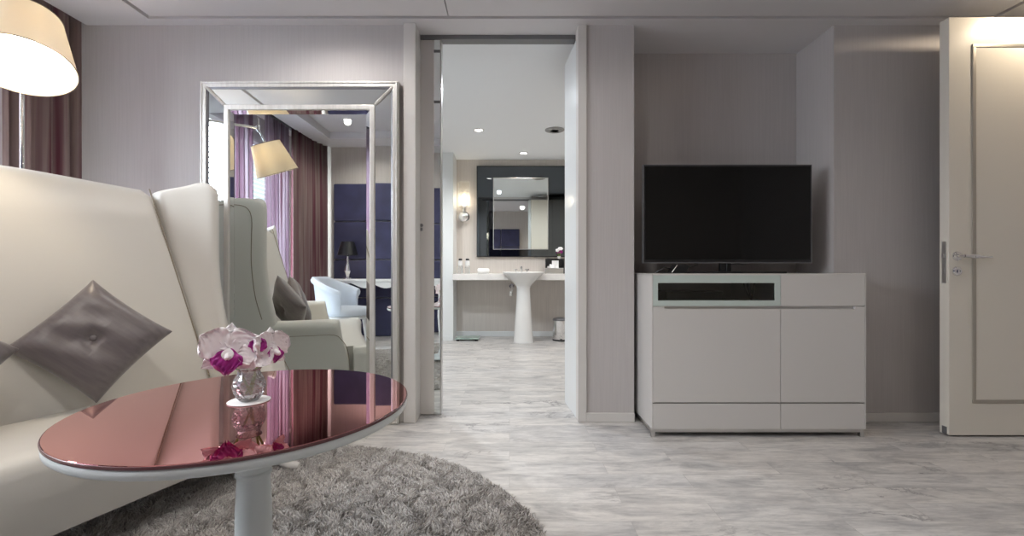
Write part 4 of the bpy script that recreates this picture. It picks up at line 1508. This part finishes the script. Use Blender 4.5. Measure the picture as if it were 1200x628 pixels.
rear_dl = [(-1.95, -0.05, 'rear ceiling downlight beside the curtained window side'), (-1.70, -0.30, 'rear ceiling downlight above the white desk'),
           (-0.6, 0.45, 'added unseen rear downlight near the middle of the room'), (0.9, 0.45, 'added unseen rear downlight facing the television niche'), (-1.2, 0.6, 'added unseen rear downlight above the rug edge'), (2.2, 0.45, 'added unseen rear downlight on the open door side')]  # these four are unseen, added to brighten the room
for x, y, lb in rear_dl:
    downlight(x, y, ZR + 0.09, lb)
    spot(x, y, ZR + 0.09, 33 if x < 0 else (25 if x < 1.5 else 9), size=150, col=(1.0, 0.94, 0.87))

for x, y, lb in ((-1.0, 2.28, 'added unseen ceiling downlight brightening the settee and standing mirror'), (0.3, 1.9, 'added unseen ceiling downlight in front of the bathroom opening')):
    downlight(x, y, ZC, lb)
    spot(x, y, ZC, 26 if x < 0 else 16, size=170, col=(1.0, 0.96, 0.92), rad=0.06)  # both are unseen fill lights added to lift settee and back wall

# ------------------------------------------------------------------ lights, world, camera
spot(2.86, 2.31, ZC, 16, (1.0, 0.83, 0.62), 177, 0.12, 0.03)
for nm_, loc, e, c in (('lamp_glow', LT + LA * 0.12 + Vector((-0.01, 0.045, 0)), 24, (1.0, 0.84, 0.62)), ('desk_glow', Vector((-2.18, -0.70, 1.20)), 6, (1.0, 0.8, 0.55)), ('sconce_glow', Vector((-0.618, 6.20, 1.89)), 7, (1.0, 0.80, 0.56))):
    l = bpy.data.lights.new(nm_, 'POINT')
    l.energy = e
    l.color = c
    l.shadow_soft_size = 0.04
    o = link(bpy.data.objects.new(nm_, l))
    o.location = loc
# daylight outside the window
l = bpy.data.lights.new('daylight', 'AREA')
l.shape = 'RECTANGLE'
l.size, l.size_y = 3.4, 2.6
l.energy = 1600
l.color = (0.86, 0.93, 1.0)
o = link(bpy.data.objects.new('daylight', l))
o.location = (-3.9, 0.9, 1.35)
o.rotation_euler = (0, -PI / 2, 0)

w = bpy.data.worlds.new('sky')
sc.world = w
w.use_nodes = True
bg = w.node_tree.nodes['Background']
bg.inputs[0].default_value = (0.80, 0.90, 1.0, 1)
bg.inputs[1].default_value = 1.6

cam = bpy.data.cameras.new('camera')
cam.sensor_width = 36
cam.lens = F / 1200 * 36
cam.shift_x = (600 - CX) / 1200
cam.shift_y = (CY - 314) / 1200
cam.clip_start = 0.02
co = link(bpy.data.objects.new('camera', cam))
co.location = (0, 0, H)
co.rotation_euler = (PI / 2, 0, 0)
sc.camera = co
vs_ = sc.view_settings
vs_.view_transform = 'Standard'
vs_.look = 'None'
vs_.gamma = 1
vs_.use_curve_mapping = False
vs_.exposure = -0.28
sc.cycles.max_bounces = 10
sc.cycles.diffuse_bounces = 5
sc.cycles.glossy_bounces = 6
sc.cycles.transmission_bounces = 8
sc.cycles.transparent_max_bounces = 16
sc.cycles.caustics_reflective = True
sc.cycles.caustics_refractive = False
sc.cycles.sample_clamp_indirect = 5
sc.cycles.blur_glossy = 0.5
